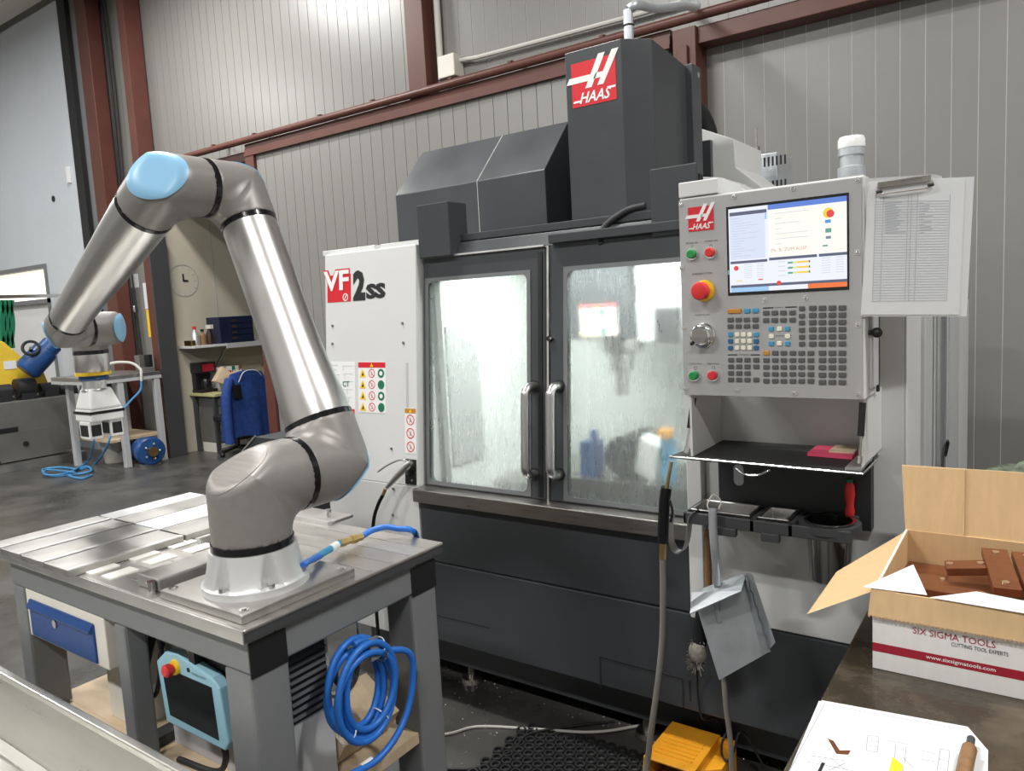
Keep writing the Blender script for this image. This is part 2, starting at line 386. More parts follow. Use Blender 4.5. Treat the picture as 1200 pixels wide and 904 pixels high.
# alcove behind the opening
ny = MB().box(-8.95, -8.85, 5.205, 8.5, 0, 3.30); struct(ny.build('wall_alcove_left', 'beige_wall'), 'beige alcove wall with a round clock', 'wall')
for y in (5.9, 6.55, 7.5): MB().box(-8.852, -8.846, y - .003, y + .003, 0, 3.4).build('panel_joint', 'print_grey', bpy.data.objects['wall_alcove_left'])
struct(MB().box(-8.95, -4.5, 8.4, 8.5, 0, 3.30).build('wall_alcove_back', 'beige_wall'), 'beige back wall of the alcove', 'wall')
struct(MB().box(-4.6, -4.5, 5.4, 8.5, 0, 3.30).build('wall_alcove_right', 'beige_wall'), 'beige right wall of the alcove', 'wall')
struct(MB().box(-8.95, -4.5, 5.34, 8.5, 3.30, 3.34).build('ceiling_alcove', 'beige_wall'), 'alcove ceiling', 'ceiling')

# ------------------------------------------------------------------ lamps
def hall_lamp(side, x, y):
    e = LAMP_W; t = empty('hall_lamp_%s_offscreen' % side, (x, y, LAMP_Z), 'long suspended hall luminaire with white housing', 'lamp', 'suspended hall luminaires')
    MB().box(x - .75, x + .75, y - .16, y + .16, LAMP_Z + .02, LAMP_Z + .09).build('housing', 'white_matte', t)
    MB().box(x - .72, x + .72, y - .13, y + .13, LAMP_Z, LAMP_Z + .02).build('diffuser_%s_offscreen' % side, 'lamp_glow', t)
    for dx in (-.6, .6): MB().cyl((x + dx, y, LAMP_Z + .09), (x + dx, y, 7.0), .006, n=6).build('suspension_rod', 'steel', t)
    l = bpy.data.lights.new('hall_lamp_light_%s_offscreen' % side, 'AREA'); l.shape = 'RECTANGLE'; l.size = 1.4; l.size_y = .26; l.energy = e; l.color = (1, .985, .96)
    o = bpy.data.objects.new('hall_lamp_light_%s_offscreen' % side, l); COL.objects.link(o); o.location = (0, 0, -.012); o.parent = t
for spot in LAMP_SPOTS: hall_lamp(*spot)

# ------------------------------------------------------------------ milling machine
LEAN = V((0, .0875, .996)); UX = V((1, 0, 0)); UZ = V((0, 0, 1))
mm = empty('milling_machine', (-1.5, 2.9, 0), 'large dark grey and white enclosed CNC milling machine with two glazed doors', 'milling machine')
FB = 2.25
MB().box(-2.10, -.30, FB, FB + .03, .277, .614).build('base_panel', 'paint_dark', mm, bevel=.004)
MB().box(-2.10, -.868, FB + .002, FB + .032, .619, .872).build('base_panel', 'paint_dark', mm, bevel=.004)
MB().box(-.864, -.30, FB, FB + .03, .619, 1.88).build('front_panel', 'paint_white', mm, bevel=.003)
MB().box(-.914, -.866, FB - .035, FB + .03, .619, 1.40).build('door_post', 'paint_white', mm, bevel=.003)
MB().box(-2.62, -.32, FB + .16, 4.2, .09, .28).build('toe_kick', 'paint_dark', mm)
for x in (-2.05, -1.2, -.45):
    for y in (2.46, 4.0):
        MB().cyl((x, y, 0), (x, y, .02), .05, .045).cyl((x, y, .02), (x, y, .12), .018, n=12).build('levelling_foot', 'steel_sill', mm, smooth=True)
MB().box(-2.09, -.31, FB + .06, 4.2, .28, .60).build('lower_body', 'paint_dark', mm)
sp = MB(); sp.box(-2.103, -.905, FB - .035, FB + .06, .872, .926); sp.build('sill', 'steel_sill', mm, bevel=.003)
# access cover outlines in the base
def groove_line(mb, p, q, w=.0025, y=FB - .001):
    d = (q - p); u = d.normalized() * 1; s = V((u.z, 0, -u.x)) * w
    mb.obox((p + q) / 2, d / 2, s, V((0, .0015, 0)))
for a, b in (((498, 718), (574, 736)), ((703, 770), (800, 796)), ((703, 770), (704, 806)), ((800, 796), (801, 830)), ((808, 798), (809, 822))):
    g = MB(); groove_line(g, P(*a, Y=FB), P(*b, Y=FB)); g.build('cover_joint', 'rubber', mm)
MB().box(-.30, -.295, FB, FB + .28, .3, 1.88).build('side_panel', 'paint_white', mm, bevel=.002)
MB().box(-.30, -.285, FB + .30, FB + .48, .3, 1.86).build('side_panel', 'paint_light', mm, bevel=.003)
MB().box(-.31, -.30, FB + .28, 3.5, .3, 1.86).build('side_panel', 'paint_white', mm)
MB().box(-.285, -.278, FB + .62, FB + .66, .3, 1.86).build('side_rail', 'alu', mm)
MB().box(-.285, -.278, 3.40, 3.44, .3, 1.86).build('side_rail', 'alu', mm)
# enclosure shell and inside
MB().box(-2.08, -2.05, 2.41, 3.4, .6, 1.90).build('inner_wall', 'inner_panel', mm)
MB().box(-.90, -.87, 2.41, 3.4, .6, 1.90).build('inner_wall', 'inner_panel', mm)
MB().box(-2.08, -.87, 3.38, 3.42, .6, 1.90).build('inner_wall', 'inner_panel', mm)
MB().box(-2.08, -.87, 2.33, 3.4, .6, .64).build('inner_floor', 'alu_dull', mm)
MB().box(-2.10, -.60, 2.47, 3.5, 1.90, 1.938).build('roof', 'paint_dark', mm)
MB().box(-2.05, -2.04, 2.42, 2.64, .98, 1.58).build('inner_wall_panel', 'paint_light', mm, bevel=.01)  # plain grey panel on the left inner wall
MB().box(-2.04, -1.50, 2.7, 3.3, .70, .86).build('table_cover', 'alu_dull', mm)
mt = MB().box(-1.62, -.92, 2.62, 3.0, .80, .93).build('machine_table', 'steel_sill', mm)
for k in range(3): MB().box(-1.62, -.92, 2.68 + k * .11, 2.70 + k * .11, .929, .932).build('t_slot', 'black', mt)
ch = P(733, 535, Y=2.72)
MB().cyl((ch.x, 2.70, ch.z), (ch.x, 2.95, ch.z), .085, n=32).cyl((ch.x, 2.66, ch.z), (ch.x, 2.70, ch.z), .05).build('rotary_chuck', 'paint_black', mm, smooth=True)
MB().obox((ch.x + .11, 2.74, ch.z + .0), (.012, 0, .07), (0, .05, 0), (.04, 0, -.02)).build('chuck_arm', 'white_plastic', mm)
v0 = P(692, 520, Y=2.7)
MB().box(v0.x - .035, v0.x + .035, 2.67, 2.75, .93, v0.z + .01).cyl((v0.x + .02, 2.7, v0.z), (v0.x + .02, 2.7, v0.z + .06), .018).build('vise', 'motor_blue', mm)
v1 = P(783, 520, Y=2.72)
MB().cyl((v1.x, 2.72, .93), (v1.x, 2.72, v1.z + .03), .03).build('clamp_head', 'key_light', mm, smooth=True); MB().cyl((v1.x, 2.70, v1.z + .03), (v1.x, 2.70, v1.z + .06), .03).build('clamp_nut', 'orange', mm)
hx_ = [P(x, 360, Y=2.8).x for x in (666, 738, 792, 766)]
sh = MB().box(hx_[0], hx_[1], 2.80, 3.1, P(700, 398, Y=2.8).z, 1.9); sh.build('spindle_head', 'paint_dark2', mm, bevel=.01)
MB().lathe((P(722, 400, Y=2.88).x, 2.92, P(700, 398, Y=2.8).z), (0, 0, -1), [(0, .11), (.05, .10), (.07, .06), (.14, .055), (.15, .03), (.25, .028)], 28).build('spindle_nose', 'steel', mm, smooth=True)
MB().box(hx_[1] + .004, -.93, 2.85, 3.2, P(760, 400, Y=2.85).z, 1.9).build('coolant_manifold', 'paint_light', mm)
MB().box(hx_[3], hx_[2], 2.80, 2.85, P(770, 402, Y=2.8).z, P(770, 360, Y=2.8).z).build('motor_cover', 'paint_black', mm)
# signs
def warn_sheet(fr, a0, a1, b0, b1, parent, name, rows, head='red_logo', cols=('tri', 'no', 'ok'), w=.001):
    s = fr.rect(MB(), a0, a1, b0, b1, .0002, w).build(name, 'label_white', parent)
    hh = (b1 - b0) * .11 if head else 0
    if head:
        fr.rect(MB(), a0 + .001, a1 - .001, b1 - hh, b1 - .001, w, w + .0006).build('header_band', head, s)
        m = (a0 + a1) / 2; fr.poly(MB(), [(m - hh * .4, b1 - hh * .85), (m + hh * .4, b1 - hh * .85), (m, b1 - hh * .15)], w + .0006, w + .001).build('warning_triangle', 'yellow', s)
    cw = (a1 - a0) / len(cols); rh = (b1 - b0 - hh) / rows; r = min(cw, rh) * .40
    for i in range(rows):
        for j, k in enumerate(cols):
            a = a0 + (j + .5) * cw; b = b0 + (i + .5) * rh
            if k == 'tri':
                fr.poly(MB(), [(a - r * 1.05, b - r * .9), (a + r * 1.05, b - r * .9), (a, b + r)], w, w + .0006).build('warning_triangle', 'yellow', s)
                fr.poly(MB(), [(a - r * .35, b - r * .6), (a + r * .4, b - r * .55), (a + r * .1, b + r * .35)], w + .0006, w + .001).build('pictogram', 'print_black', s)
            elif k == 'no':
                mb = fr.ring(MB(), a, b, r * .82, r, w, w + .0006, 18); d = r * .6
                fr.poly(mb, [(a - d - .001, b + d), (a - d + .002, b + d), (a + d + .001, b - d), (a + d - .002, b - d)], w, w + .0007)
                mb.build('prohibition_ring', 'red_logo', s)
                fr.poly(MB(), [(a - r * .3, b - r * .5), (a + r * .25, b - r * .3), (a + r * .1, b + r * .5)], w, w + .0005).build('pictogram', 'print_grey', s)
            else:
                fr.disc(MB(), a, b, r, w, w + .0006, 18).build('mandatory_disc', 'green_dark', s)
                if i % 2: fr.disc(MB(), a, b, r * .5, w + .0006, w + .001, 10).build('pictogram', 'label_white', s)
    return s
def haas(fr, a0, a1, b0, b1, parent, w=.001, th=.003):
    A = lambda u: a0 + (a1 - a0) * u
    B = lambda v: b0 + (b1 - b0) * v
    s = fr.rect(MB(), a0, a1, b0, b1, .0, w).build('logo', 'red_logo', parent)
    def pl(pts, m='label_white', ww=w): return fr.poly(MB(), [(A(u), B(v)) for u, v in pts], ww, ww + .0008)
    pl([(.31, .39), (.455, .39), (.78, 1.09), (.63, 1.09)]).build('logo_stroke', 'label_white', s)
    pl([(.585, .40), (.72, .40), (1.08, 1.11), (.93, 1.11)]).build('logo_stroke', 'label_white', s)
    pl([(-.12, .54), (.38, .54), (.44, .68), (-.05, .68)]).build('logo_stroke', 'label_white', s)
    pl([(.50, .56), (.66, .56), (.72, .68), (.56, .68)]).build('logo_stroke', 'label_white', s)
    pl([(.02, .10), (.22, .10), (.23, .145), (.04, .145)]).build('logo_stroke', 'label_white', s)
    pl([(.82, .275), (.98, .275), (.99, .32), (.80, .32)]).build('logo_stroke', 'label_white', s)
    text('lettering', 'HAAS', fr, A(.17), B(.06), (b1 - b0) * .25, 'label_white', s, w=w + .001, bold=.02, width=(a1 - a0) * .72, shear=.35)
    return s
ins = Fr((0, 2.79, 0), UX, UZ)
a0, b0 = ins.uv(681, 394); a1, b1 = ins.uv(722, 356)
s = warn_sheet(ins, a0, a1, b0, b1, mm, 'warning_sheet', 3, cols=('tri', 'tri', 'ok', 'no'))
# inside work light of the machine
wl = MB().box(-1.9, -1.0, 2.46, 2.52, 1.86, 1.895).build('work_light', 'lamp_glow', mm)
l = bpy.data.lights.new('work_light_lamp', 'AREA'); l.shape = 'RECTANGLE'; l.size = 1.0; l.size_y = .08; l.energy = 17; l.color = (.95, 1, .97)
o = bpy.data.objects.new('work_light_lamp', l); COL.objects.link(o); o.location = (-1.45, 2.52, 1.85); o.rotation_euler = (math.radians(32), 0, 0); attach(o, mm)
# doors
FD = Fr((0, 2.29, .926), UX, LEAN)
b_lo, b_hi = FD.uv(560, 571)[1], FD.uv(560, 325)[1]
wl0, wl1 = FD.uv(502, 446)[0], FD.uv(619, 446)[0]; wr0 = FD.uv(664, 450)[0]
def door(a0, a1, h0, h1, glass, hx, side):
    hole = rr(h0, h1, b_lo, b_hi, .025)
    d = frame_with_hole(MB(), FD, a0, a1, .002, .94, hole, -.03, 0).build('door', 'paint_dark', mm, smooth=False)
    FD.poly(MB(), rr(h0 - .004, h1 + .004, b_lo - .004, b_hi + .004, .027), -.014, -.009).build('window_glass', glass, d, smooth=False)
    gk = MB(); frame_with_hole(gk, FD, h0 - .012, h1 + .012, b_lo - .012, b_hi + .012, rr(h0 + .004, h1 - .004, b_lo + .004, b_hi - .004, .024), .0003, .0025); gk.build('window_gasket', 'gasket', d)
    # bent tube handle
    t0, t1 = FD.uv(hx, 453)[1], FD.uv(hx, 556)[1]; ha = FD.uv(hx, 505)[0]
    pts = [FD(ha, t0, 0), FD(ha, t0, .03), FD(ha, t0 - .006, .05), FD(ha, t0 - .022, .064), FD(ha, t0 - .045, .066), FD(ha, (t0 + t1) / 2, .066), FD(ha, t1 + .045, .066), FD(ha, t1 + .022, .064), FD(ha, t1 + .006, .05), FD(ha, t1, .03), FD(ha, t1, 0)]
    h = MB().tube(curve(pts, 4), .0165, 16).build('handle', 'steel', d, smooth=True)
    for b in (t0, t1): MB().cyl(FD(ha, b, 0), FD(ha, b, .006), .024, n=20).build('handle_rosette', 'black', h, smooth=True)
    return d
dl = door(-2.095, -1.502, wl0, wl1, 'glass_fog', 627, -1)
dr = door(-1.478, -.885, wr0, -.925, 'glass_wet', 656, 1)
FD.rect(MB(), -1.502, -1.492, .0, .935, -.02, .001).build('seal_strip', 'rubber', dl)
FD.rect(MB(), -1.490, -1.482, .0, .94, -.02, .006).build('edge_strip', 'alu', dr)
FD.rect(MB(), -1.530, -1.512, .01, .92, .0005, .004).build('seal_strip', 'black', dl)
FD.rect(MB(), -2.095, -1.50, .938, .945, -.01, .012).build('top_edge_strip', 'alu', dl)
kk = FD.uv(645, 397); FD.disc(MB(), kk[0], kk[1], .010, 0, .012).build('door_lock', 'black', dr); FD.disc(MB(), kk[0] + .012, kk[1] + .001, .004, 0, .02).build('lock_pin', 'steel', dr)
# upper trims
MB().hexa([(-2.0, 2.372, 1.862), (-.87, 2.372, 1.862), (-.87, 2.5, 1.862), (-2.0, 2.5, 1.862)], [(-2.0, 2.40, 1.915), (-.87, 2.40, 1.915), (-.87, 2.5, 1.915), (-2.0, 2.5, 1.915)]).build('top_trim', 'paint_dark', mm, bevel=.003)
MB().box(-2.0, -.87, 2.41, 2.50, 1.919, 1.948).build('top_trim', 'paint_dark', mm, bevel=.003)
MB().box(-1.47, -.88, 2.345, 2.375, 1.868, 1.90).build('door_track', 'paint_dark', mm, bevel=.003)
p = P(524, 236, Y=2.40)
MB().box(P(487, 240, Y=2.34).x, P(524, 236, Y=2.34).x, 2.34, 2.46, 1.862, 2.075).build('end_cover', 'paint_dark', mm, bevel=.004)
xa, xb = P(761, 197, Y=2.36).x, P(816, 188, Y=2.36).x
MB().box(xa, xb, 2.36, 2.42, 1.855, 2.075).build('end_cover', 'paint_dark', mm, bevel=.004)
MB().box(xb - .002, xb + .004, 2.375, 2.40, 1.98, 2.04).build('cable_slot', 'black', mm)
MB().tube(curve([P(757, 241, Y=2.42), P(735, 247, Y=2.41), P(713, 262, Y=2.40), P(705, 275, Y=2.39), P(706, 287, Y=2.375)], 8), .013, 12).build('cable_loop', 'rubber', mm, smooth=True)
# left cabinet
FC = Fr((0, FB, .926), UX, LEAN)
cx0, cx1 = -2.655, -2.104
zt = P(372, 297, Y=2.335); htop = 1.0
MB().hexa([FC(cx0, 0, 0), FC(cx1, 0, 0), V((cx1, 3.3, .926)), V((cx0, 3.3, .926))], [FC(cx0, htop, 0), FC(cx1, htop, 0), V((cx1, 3.3, .926 + htop)), V((cx0, 3.3, .926 + htop))]).build('cabinet', 'paint_white', mm, bevel=.004)
MB().box(cx0, cx1, FB, 3.3, .25, .926).build('cabinet_base', 'paint_white', mm, bevel=.003)
q = .926 + htop * .996
MB().box(P(376, 296, Y=2.36).x, P(437, 290, Y=2.36).x, 2.37, 2.6, q, q + .022).build('cabinet_lid', 'paint_white', mm, bevel=.002)
MB().box(P(446, 290, Y=2.36).x, cx1, 2.36, 2.7, q, q + .02).build('cabinet_lid', 'paint_white', mm, bevel=.002)
sc = MB()
for x, y in ((390, 382), (390, 403), (472, 379), (473, 402), (459, 526), (461, 573), (461, 604)):
    a, b = FC.uv(x, y); FC.disc(MB(), a, b, .006, 0, .004, 10).build('screw', 'steel_sill', mm)
a, b = FC.uv(477.5, 478); _, b1 = FC.uv(477.5, 425); FC.poly(MB(), rr(a - .006, a + .006, b, b1, .0055), 0, .001).build('slot_cover', 'paint_light', mm)
# model lettering on the cabinet
a0, b0 = FC.uv(384, 355); a1, b1 = FC.uv(411, 321)
s = FC.rect(MB(), a0, a1, b0, b1, .0002, .001).build('logo', 'red_logo', mm)
a2, b2 = FC.uv(380, 342); a3, b3 = FC.uv(409, 316)
text('lettering', 'VF', FC, a2 - .006, b2 - .006, (b3 - b2) + .012, 'red_logo', s, w=.0016, bold=.07, width=(a3 - a2) + .012)
text('lettering', 'VF', FC, a2, b2, (b3 - b2), 'label_white', s, w=.0024, bold=.03, width=(a3 - a2))
a, b = FC.uv(405, 348.5); FC.ring(MB(), a, b, .013, .017, .001, .0018, 16).build('emblem', 'label_white', s)
FC.poly(MB(), [(a - .008, b - .008), (a - .003, b - .008), (a + .008, b + .009), (a + .003, b + .009)], .001, .0018).build('emblem', 'label_white', s)
a, b = FC.uv(414, 353); a1, b1 = FC.uv(428, 316)
text('lettering', '2', FC, a, b, b1 - b, 'print_black', mm, w=.001, bold=.06, width=(a1 - a))
a, b = FC.uv(429, 351); a1, b1 = FC.uv(452, 331)
text('lettering', 'SS', FC, a, b, b1 - b, 'print_black', mm, w=.001, bold=.06, width=(a1 - a))
# data sheet, warning sheet, narrow sign
a0, b0 = FC.uv(387, 480); a1, b1 = FC.uv(416, 424)
s = FC.rect(MB(), a0, a1, b0, b1, .0002, .001).build('data_sheet', 'label_white', mm)
fl = MB()
for k in range(9):
    bb = b1 - (k + .8) * (b1 - b0) / 10; FC.rect(fl, a0 + .01, a0 + .01 + (a1 - a0) * random.uniform(.2, .42), bb, bb + .002, .001, .0015)
for k in range(5):
    bb = b1 - .02 - k * .035; FC.rect(fl, a0 + .085, a1 - .008 - random.random() * .02, bb, bb + .0015, .001, .0015); FC.rect(fl, a0 + .09 + k * .008, a0 + .0915 + k * .008, bb - .022, bb, .001, .0015)
for k in range(3): FC.ring(fl, a0 + .03, b0 + .05 + k * .03, .009, .0105, .001, .0015, 12)
fl.build('diagram', 'print_grey', s)
text('lettering', 'CT', FC, a0 + .085, b0 + (b1 - b0) * .48, .026, 'green_dark', s, w=.0015, bold=.03)
x0, y0 = FC.uv(399, 504); x1, y1 = FC.uv(416, 479.5)
s2 = FC.rect(MB(), x0, x1, y0, y1, .0002, .001).build('data_sheet', 'label_white', mm)
FC.rect(MB(), x0 + .001, x1 - .001, y1 - .028, y1 - .001, .001, .0016).build('header_band', 'red_logo', s2)
FC.disc(MB(), x1 - .018, y0 + .026, .014, .001, .0016, 12).build('pictogram', 'print_black', s2)
a0, b0 = FC.uv(420.5, 483); a1, b1 = FC.uv(452, 424.5)
warn_sheet(FC, a0, a1, b0, b1, mm, 'warning_sheet', 4)
a0, b0 = FC.uv(475, 531); a1, b1 = FC.uv(487.5, 479)
warn_sheet(FC, a0, a1, b0, b1, mm, 'warning_sheet', 3, head='orange_key', cols=('no',))
# hood of the tool changer
hx0, hx1, hxm = -2.612, -1.742, -2.105
for xa, xb in ((hx0, hxm - .0012), (hxm + .0012, hx1)):
    MB().prism([(xa, 2.78, 1.93), (xa, 2.78, 2.218), (xa, 3.0, 2.452), (xa, 3.35, 2.452), (xa, 3.35, 1.93)], (xb - xa, 0, 0)).build('tool_changer_hood', 'paint_dark', mm, bevel=.003)
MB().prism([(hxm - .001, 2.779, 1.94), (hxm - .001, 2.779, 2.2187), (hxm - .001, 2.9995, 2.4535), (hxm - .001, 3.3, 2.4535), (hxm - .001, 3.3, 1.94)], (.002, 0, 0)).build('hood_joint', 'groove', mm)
# spindle column cover
cy, cxl, cxr, ct = 2.76, -1.607, -1.355, 2.655
pB = P(803, 77, X=-1.265)
pts = [(cxl, cy), (cxr, cy), (-1.265, cy + .09), (-1.265, pB.y), (cxl, pB.y)]
top = [ct, ct, ct - .0, pB.z, pB.z]; mb = MB(); n = 5
mb.add([(x, y, 1.94) for x, y in pts] + [(x, y, z) for (x, y), z in zip(pts, top)] + [(cxl, cy + .09, ct)], [(4, 3, 2, 1, 0), (5, 6, 7, 10), (10, 7, 8, 9), (0, 1, 6, 5), (1, 2, 7, 6), (2, 3, 8, 7), (3, 4, 9, 8), (4, 0, 5, 10, 9)])
cc = mb.build('column_cover', 'paint_dark', mm, bevel=.002)
MB().box(-1.60, -1.235, pB.y, pB.y + .10, 1.94, pB.z + .005).build('column_flange', 'paint_dark', cc, bevel=.003)
q = P(818, 88, X=-1.233); MB().cyl((-1.235, q.y, q.z), (-1.230, q.y, q.z), .012, n=12).build('screw', 'chrome', cc)
FK = Fr((0, cy, 0), UX, UZ)
a0, b0 = FK.uv(671.5, 127); a1, b1 = FK.uv(721, 64)
haas(FK, a0, a1, FK.uv(696, 122)[1], FK.uv(696, 69)[1], cc, w=.0015)
MB().tube(curve([P(700, 280, Y=3.0) * 0 + V((-1.45, 3.1, 2.3)), V((-1.45, 3.5, 2.55)), V((-1.40, 3.75, 2.5)), V((-1.35, 3.8, 2.1))], 8), .05, 14).build('energy_chain', 'black', mm, smooth=True)
MB().box(-1.72, -1.25, 3.42, 4.15, .6, 2.35).build('machine_column', 'paint_dark', mm)
MB().box(-2.6, -.32, 3.52, 4.66, .6, 1.55).build('rear_body', 'paint_white', mm)
# rear white housings right of the column
def px_prism(name, pix, Y, dy, m, parent, bevel=.003):
    return MB().prism([P(x, y, Y=Y) for x, y in pix], (0, dy, 0)).build(name, m, parent, bevel=bevel)
px_prism('rear_housing', [(822, 151), (860, 163), (862, 196), (897, 222), (897, 300), (822, 300)], 3.45, .4, 'paint_white', mm)
px_prism('rear_housing', [(812, 207), (845, 208), (905, 240), (905, 320), (812, 320)], 3.0, .3, 'paint_white', mm)
# beacon on the enclosure
q = P(998, 205, Y=2.30)
bcn = MB().lathe((q.x, 2.30, 1.86), (0, 0, 1), [(0, .036), (q.z - 1.86 + .02, .036), (q.z - 1.86 + .022, .03), (q.z - 1.86 + .05, .03), (q.z - 1.86 + .052, .034), (q.z - 1.86 + .072, .034)], 24).build('beacon', 'galv', mm, smooth=True)
MB().lathe((q.x, 2.30, q.z + .072), (0, 0, 1), [(0, .035), (.022, .035), (.03, .031)], 24).build('beacon_cap', 'white_plastic', bcn, smooth=True)

# ------------------------------------------------------------------ control pendant
PY = 1.98
pdn = empty('control_pendant', (-.585, 2.06, 1.38), 'light grey machine control panel with screen and keypad', 'control panel')
X0, X1, Z0, Z1 = -.816, -.357, 1.380, 1.912
MB().box(X0, X1 + .006, PY + .004, PY + .17, Z0 - .002, Z1 + .006).build('housing', 'paint_white', pdn, bevel=.004)
FP = Fr((0, PY, 0), UX, UZ)
face = FP.rect(MB(), X0, X1, Z0, Z1, -.004, 0).build('face_panel', 'pendant_grey', pdn)
MB().box(X0 + .0, X0 + .11, PY - .0, PY + .19, Z1 + .008, Z1 + .048).build('top_cap', 'paint_white', pdn, bevel=.003)
MB().box(X0 + .06, X1 - .1, PY + .17, 2.25, Z0 + .1, Z1 - .05).build('mount', 'paint_white', pdn)
MB().box(X1 + .006, X1 + .014, PY + .05, PY + .14, Z0 + .02, Z0 + .22).build('side_door', 'paint_light', pdn, bevel=.002)
MB().box(X1 + .006, X1 + .012, PY + .15, PY + .17, Z0, Z0 + .23).build('side_gap', 'black', pdn)
q = P(1025, 390, X=X1 + .02); MB().ball((X1 + .025, q.y, q.z), .013).cyl((X1 + .006, q.y, q.z), (X1 + .03, q.y, q.z), .006).build('side_knob', 'black', pdn, smooth=True)
for x, y in ((798, 240), (860, 230.5), (929, 221), (1005, 211), (1005, 296), (1005, 381), (1006, 463), (931, 461), (864, 457.5), (803, 456), (802, 385), (799, 314), (896, 352), (944, 349.5)):
    a, b = FP.uv(x, y); FP.disc(MB(), a, b, .0065, 0, .002, 14).build('screw', 'chrome', face); 
    MB().ball(FP(a, b, .002), .0045, 8, (1, .5, 1)).build('screw', 'chrome', face, smooth=True)
a0, b0 = FP.uv(807, 272); a1, b1 = FP.uv(836, 240)
haas(FP, a0, a1, b0, FP.uv(821, 242)[1], face, w=.0015)
# screen
sa0, sb1 = FP.uv(851, 243); sa1 = FP.uv(995, 285)[0]; sb0 = FP.uv(851, 347)[1]
scr = FP.rect(MB(), sa0, sa1, sb0, sb1, .0003, .0015).build('screen', 'gloss_black', pdn)
SW, SH = sa1 - sa0, sb1 - sb0
def S(u0, u1, v0, v1, m, w=1, name='screen_area'):
    return FP.rect(MB(), sa0 + SW * u0, sa0 + SW * u1, sb1 - SH * v1, sb1 - SH * v0, .0015, .0015 + .0004 * w).build(name, m, scr)
S(.02, .985, .03, .965, 'scr_light')
S(.36, .985, .03, .085, 'scr_blue', 2); S(.03, .35, .07, .11, 'scr_dark', 2); S(.03, .335, .115, .60, 'scr_pale', 2); S(.335, .35, .115, .18, 'scr_sky', 2)
S(.365, .985, .085, .60, 'scr_white', 2)
S(.03, .35, .615, .645, 'scr_dark', 2); S(.365, .755, .605, .635, 'scr_dark', 2); S(.77, .985, .605, .635, 'scr_dark', 2)
S(.365, .755, .635, .855, 'scr_light', 2); S(.77, .985, .635, .855, 'scr_light', 2); S(.03, .35, .645, .86, 'scr_light', 2)
S(.03, .985, .885, .915, 'scr_dark', 2); S(.03, .36, .915, .965, 'scr_sky', 2); S(.36, .68, .915, .965, 'scr_light', 2); S(.68, .985, .915, .965, 'scr_orange', 2)
for k in range(16): S(.05, .05 + random.uniform(.05, .24), .14 + k * .028, .144 + k * .028, 'scr_line', 3, 'text_line')
for k in range(7): S(.42, .42 + random.choice((.05, .2, .27)), .13 + k * .055, .135 + k * .055, 'scr_line', 3, 'text_line')
for k in range(7):
    S(.15, .22, .66 + k * .024, .664 + k * .024, 'scr_line', 3, 'text_line'); S(.26, .32, .66 + k * .024, .664 + k * .024, 'scr_line', 3, 'text_line'); S(.79, .86, .65 + k * .026, .654 + k * .026, 'scr_line', 3, 'text_line'); S(.9, .96, .65 + k * .026, .654 + k * .026, 'scr_line', 3, 'text_line')
for k in range(4): S(.44, .50, .655 + k * .05, .66 + k * .05, 'scr_line', 3, 'text_line')
for k in range(3):
    S(.52, .56, .665 + k * .055, .685 + k * .055, 'scr_green', 3, 'gauge_bar'); S(.56, .70, .665 + k * .055, .685 + k * .055, 'scr_lime', 3, 'gauge_bar'); S(.60, .685, .665 + k * .055, .685 + k * .055, 'scr_yellow', 4, 'gauge_bar'); S(.69, .70, .663 + k * .055, .687 + k * .055, 'scr_dark', 4, 'gauge_bar')
def sdisc(u, v, r, m, w=3): FP.disc(MB(), sa0 + SW * u, sb1 - SH * v, r, .0015, .0015 + .0004 * w, 16).build('screen_icon', m, scr)
sdisc(.845, .185, .0125, 'scr_yellow'); sdisc(.862, .195, .009, 'scr_red', 4); sdisc(.08, .695, .0065, 'scr_red'); sdisc(.445, .885, .0055, 'scr_red', 4)
S(.82, .865, .255, .29, 'scr_cyan', 3, 'screen_icon'); S(.822, .868, .345, .39, 'scr_green', 3, 'screen_icon'); S(.825, .865, .425, .455, 'scr_grey', 3, 'screen_icon'); S(.80, .84, .515, .532, 'scr_green', 3, 'screen_icon')
S(.27, .31, .83, .843, 'scr_red', 3, 'screen_icon'); S(.08, .13, .835, .845, 'scr_yellow', 3, 'screen_icon')
text('lettering', 'Mc. B. ZUM AUSF.', FP, sa0 + SW * .385, sb0 + SH * .455, .0085, 'scr_text', scr, w=.0031, width=SW * .30)
FP.rect(MB(), sa0 + .001, sa0 + .005, sb0 + SH * .24, sb0 + SH * .29, .0015, .003).build('indicator', 'scr_green', scr)
# buttons
def label(s, x, y, h=.005, width=None): a, b = FP.uv(x, y); text('lettering', s, FP, a, b, h, 'print_black', face, align='CENTER', width=width, w=.0006)
def button(x, y, m, r=.0125, name='push_button'):
    a, b = FP.uv(x, y); t = FP.ring(MB(), a, b, r * .8, r * 1.3, 0, .006, 24).build(name, 'chrome', pdn)
    MB().lathe(FP(a, b, 0), FP.n, [(0, r), (.014, r), (.017, r * .8)], 24).build('button_cap', m, t, smooth=True)
button(811.5, 298, 'green'); button(833, 296, 'red'); button(814, 440, 'green'); button(836, 440, 'red')
label('POWER ON', 811, 286, .0045, .033); label('POWER OFF', 833.5, 283.5, .0045, .036); label('EMERGENCY STOP', 823, 322, .005, .056); label('HANDLE JOG', 823, 370.5, .005, .04); label('CYCLE START', 815, 427.5, .0045, .037); label('FEED HOLD', 836, 427.5, .0045, .034)
a, b = FP.uv(833, 288.5); FP.ring(MB(), a, b, .0032, .0042, 0, .0006, 14).build('symbol', 'print_black', face)
a, b = FP.uv(811, 289); FP.rect(MB(), a - .0005, a + .0005, b - .004, b + .004, 0, .0006).build('symbol', 'print_black', face)
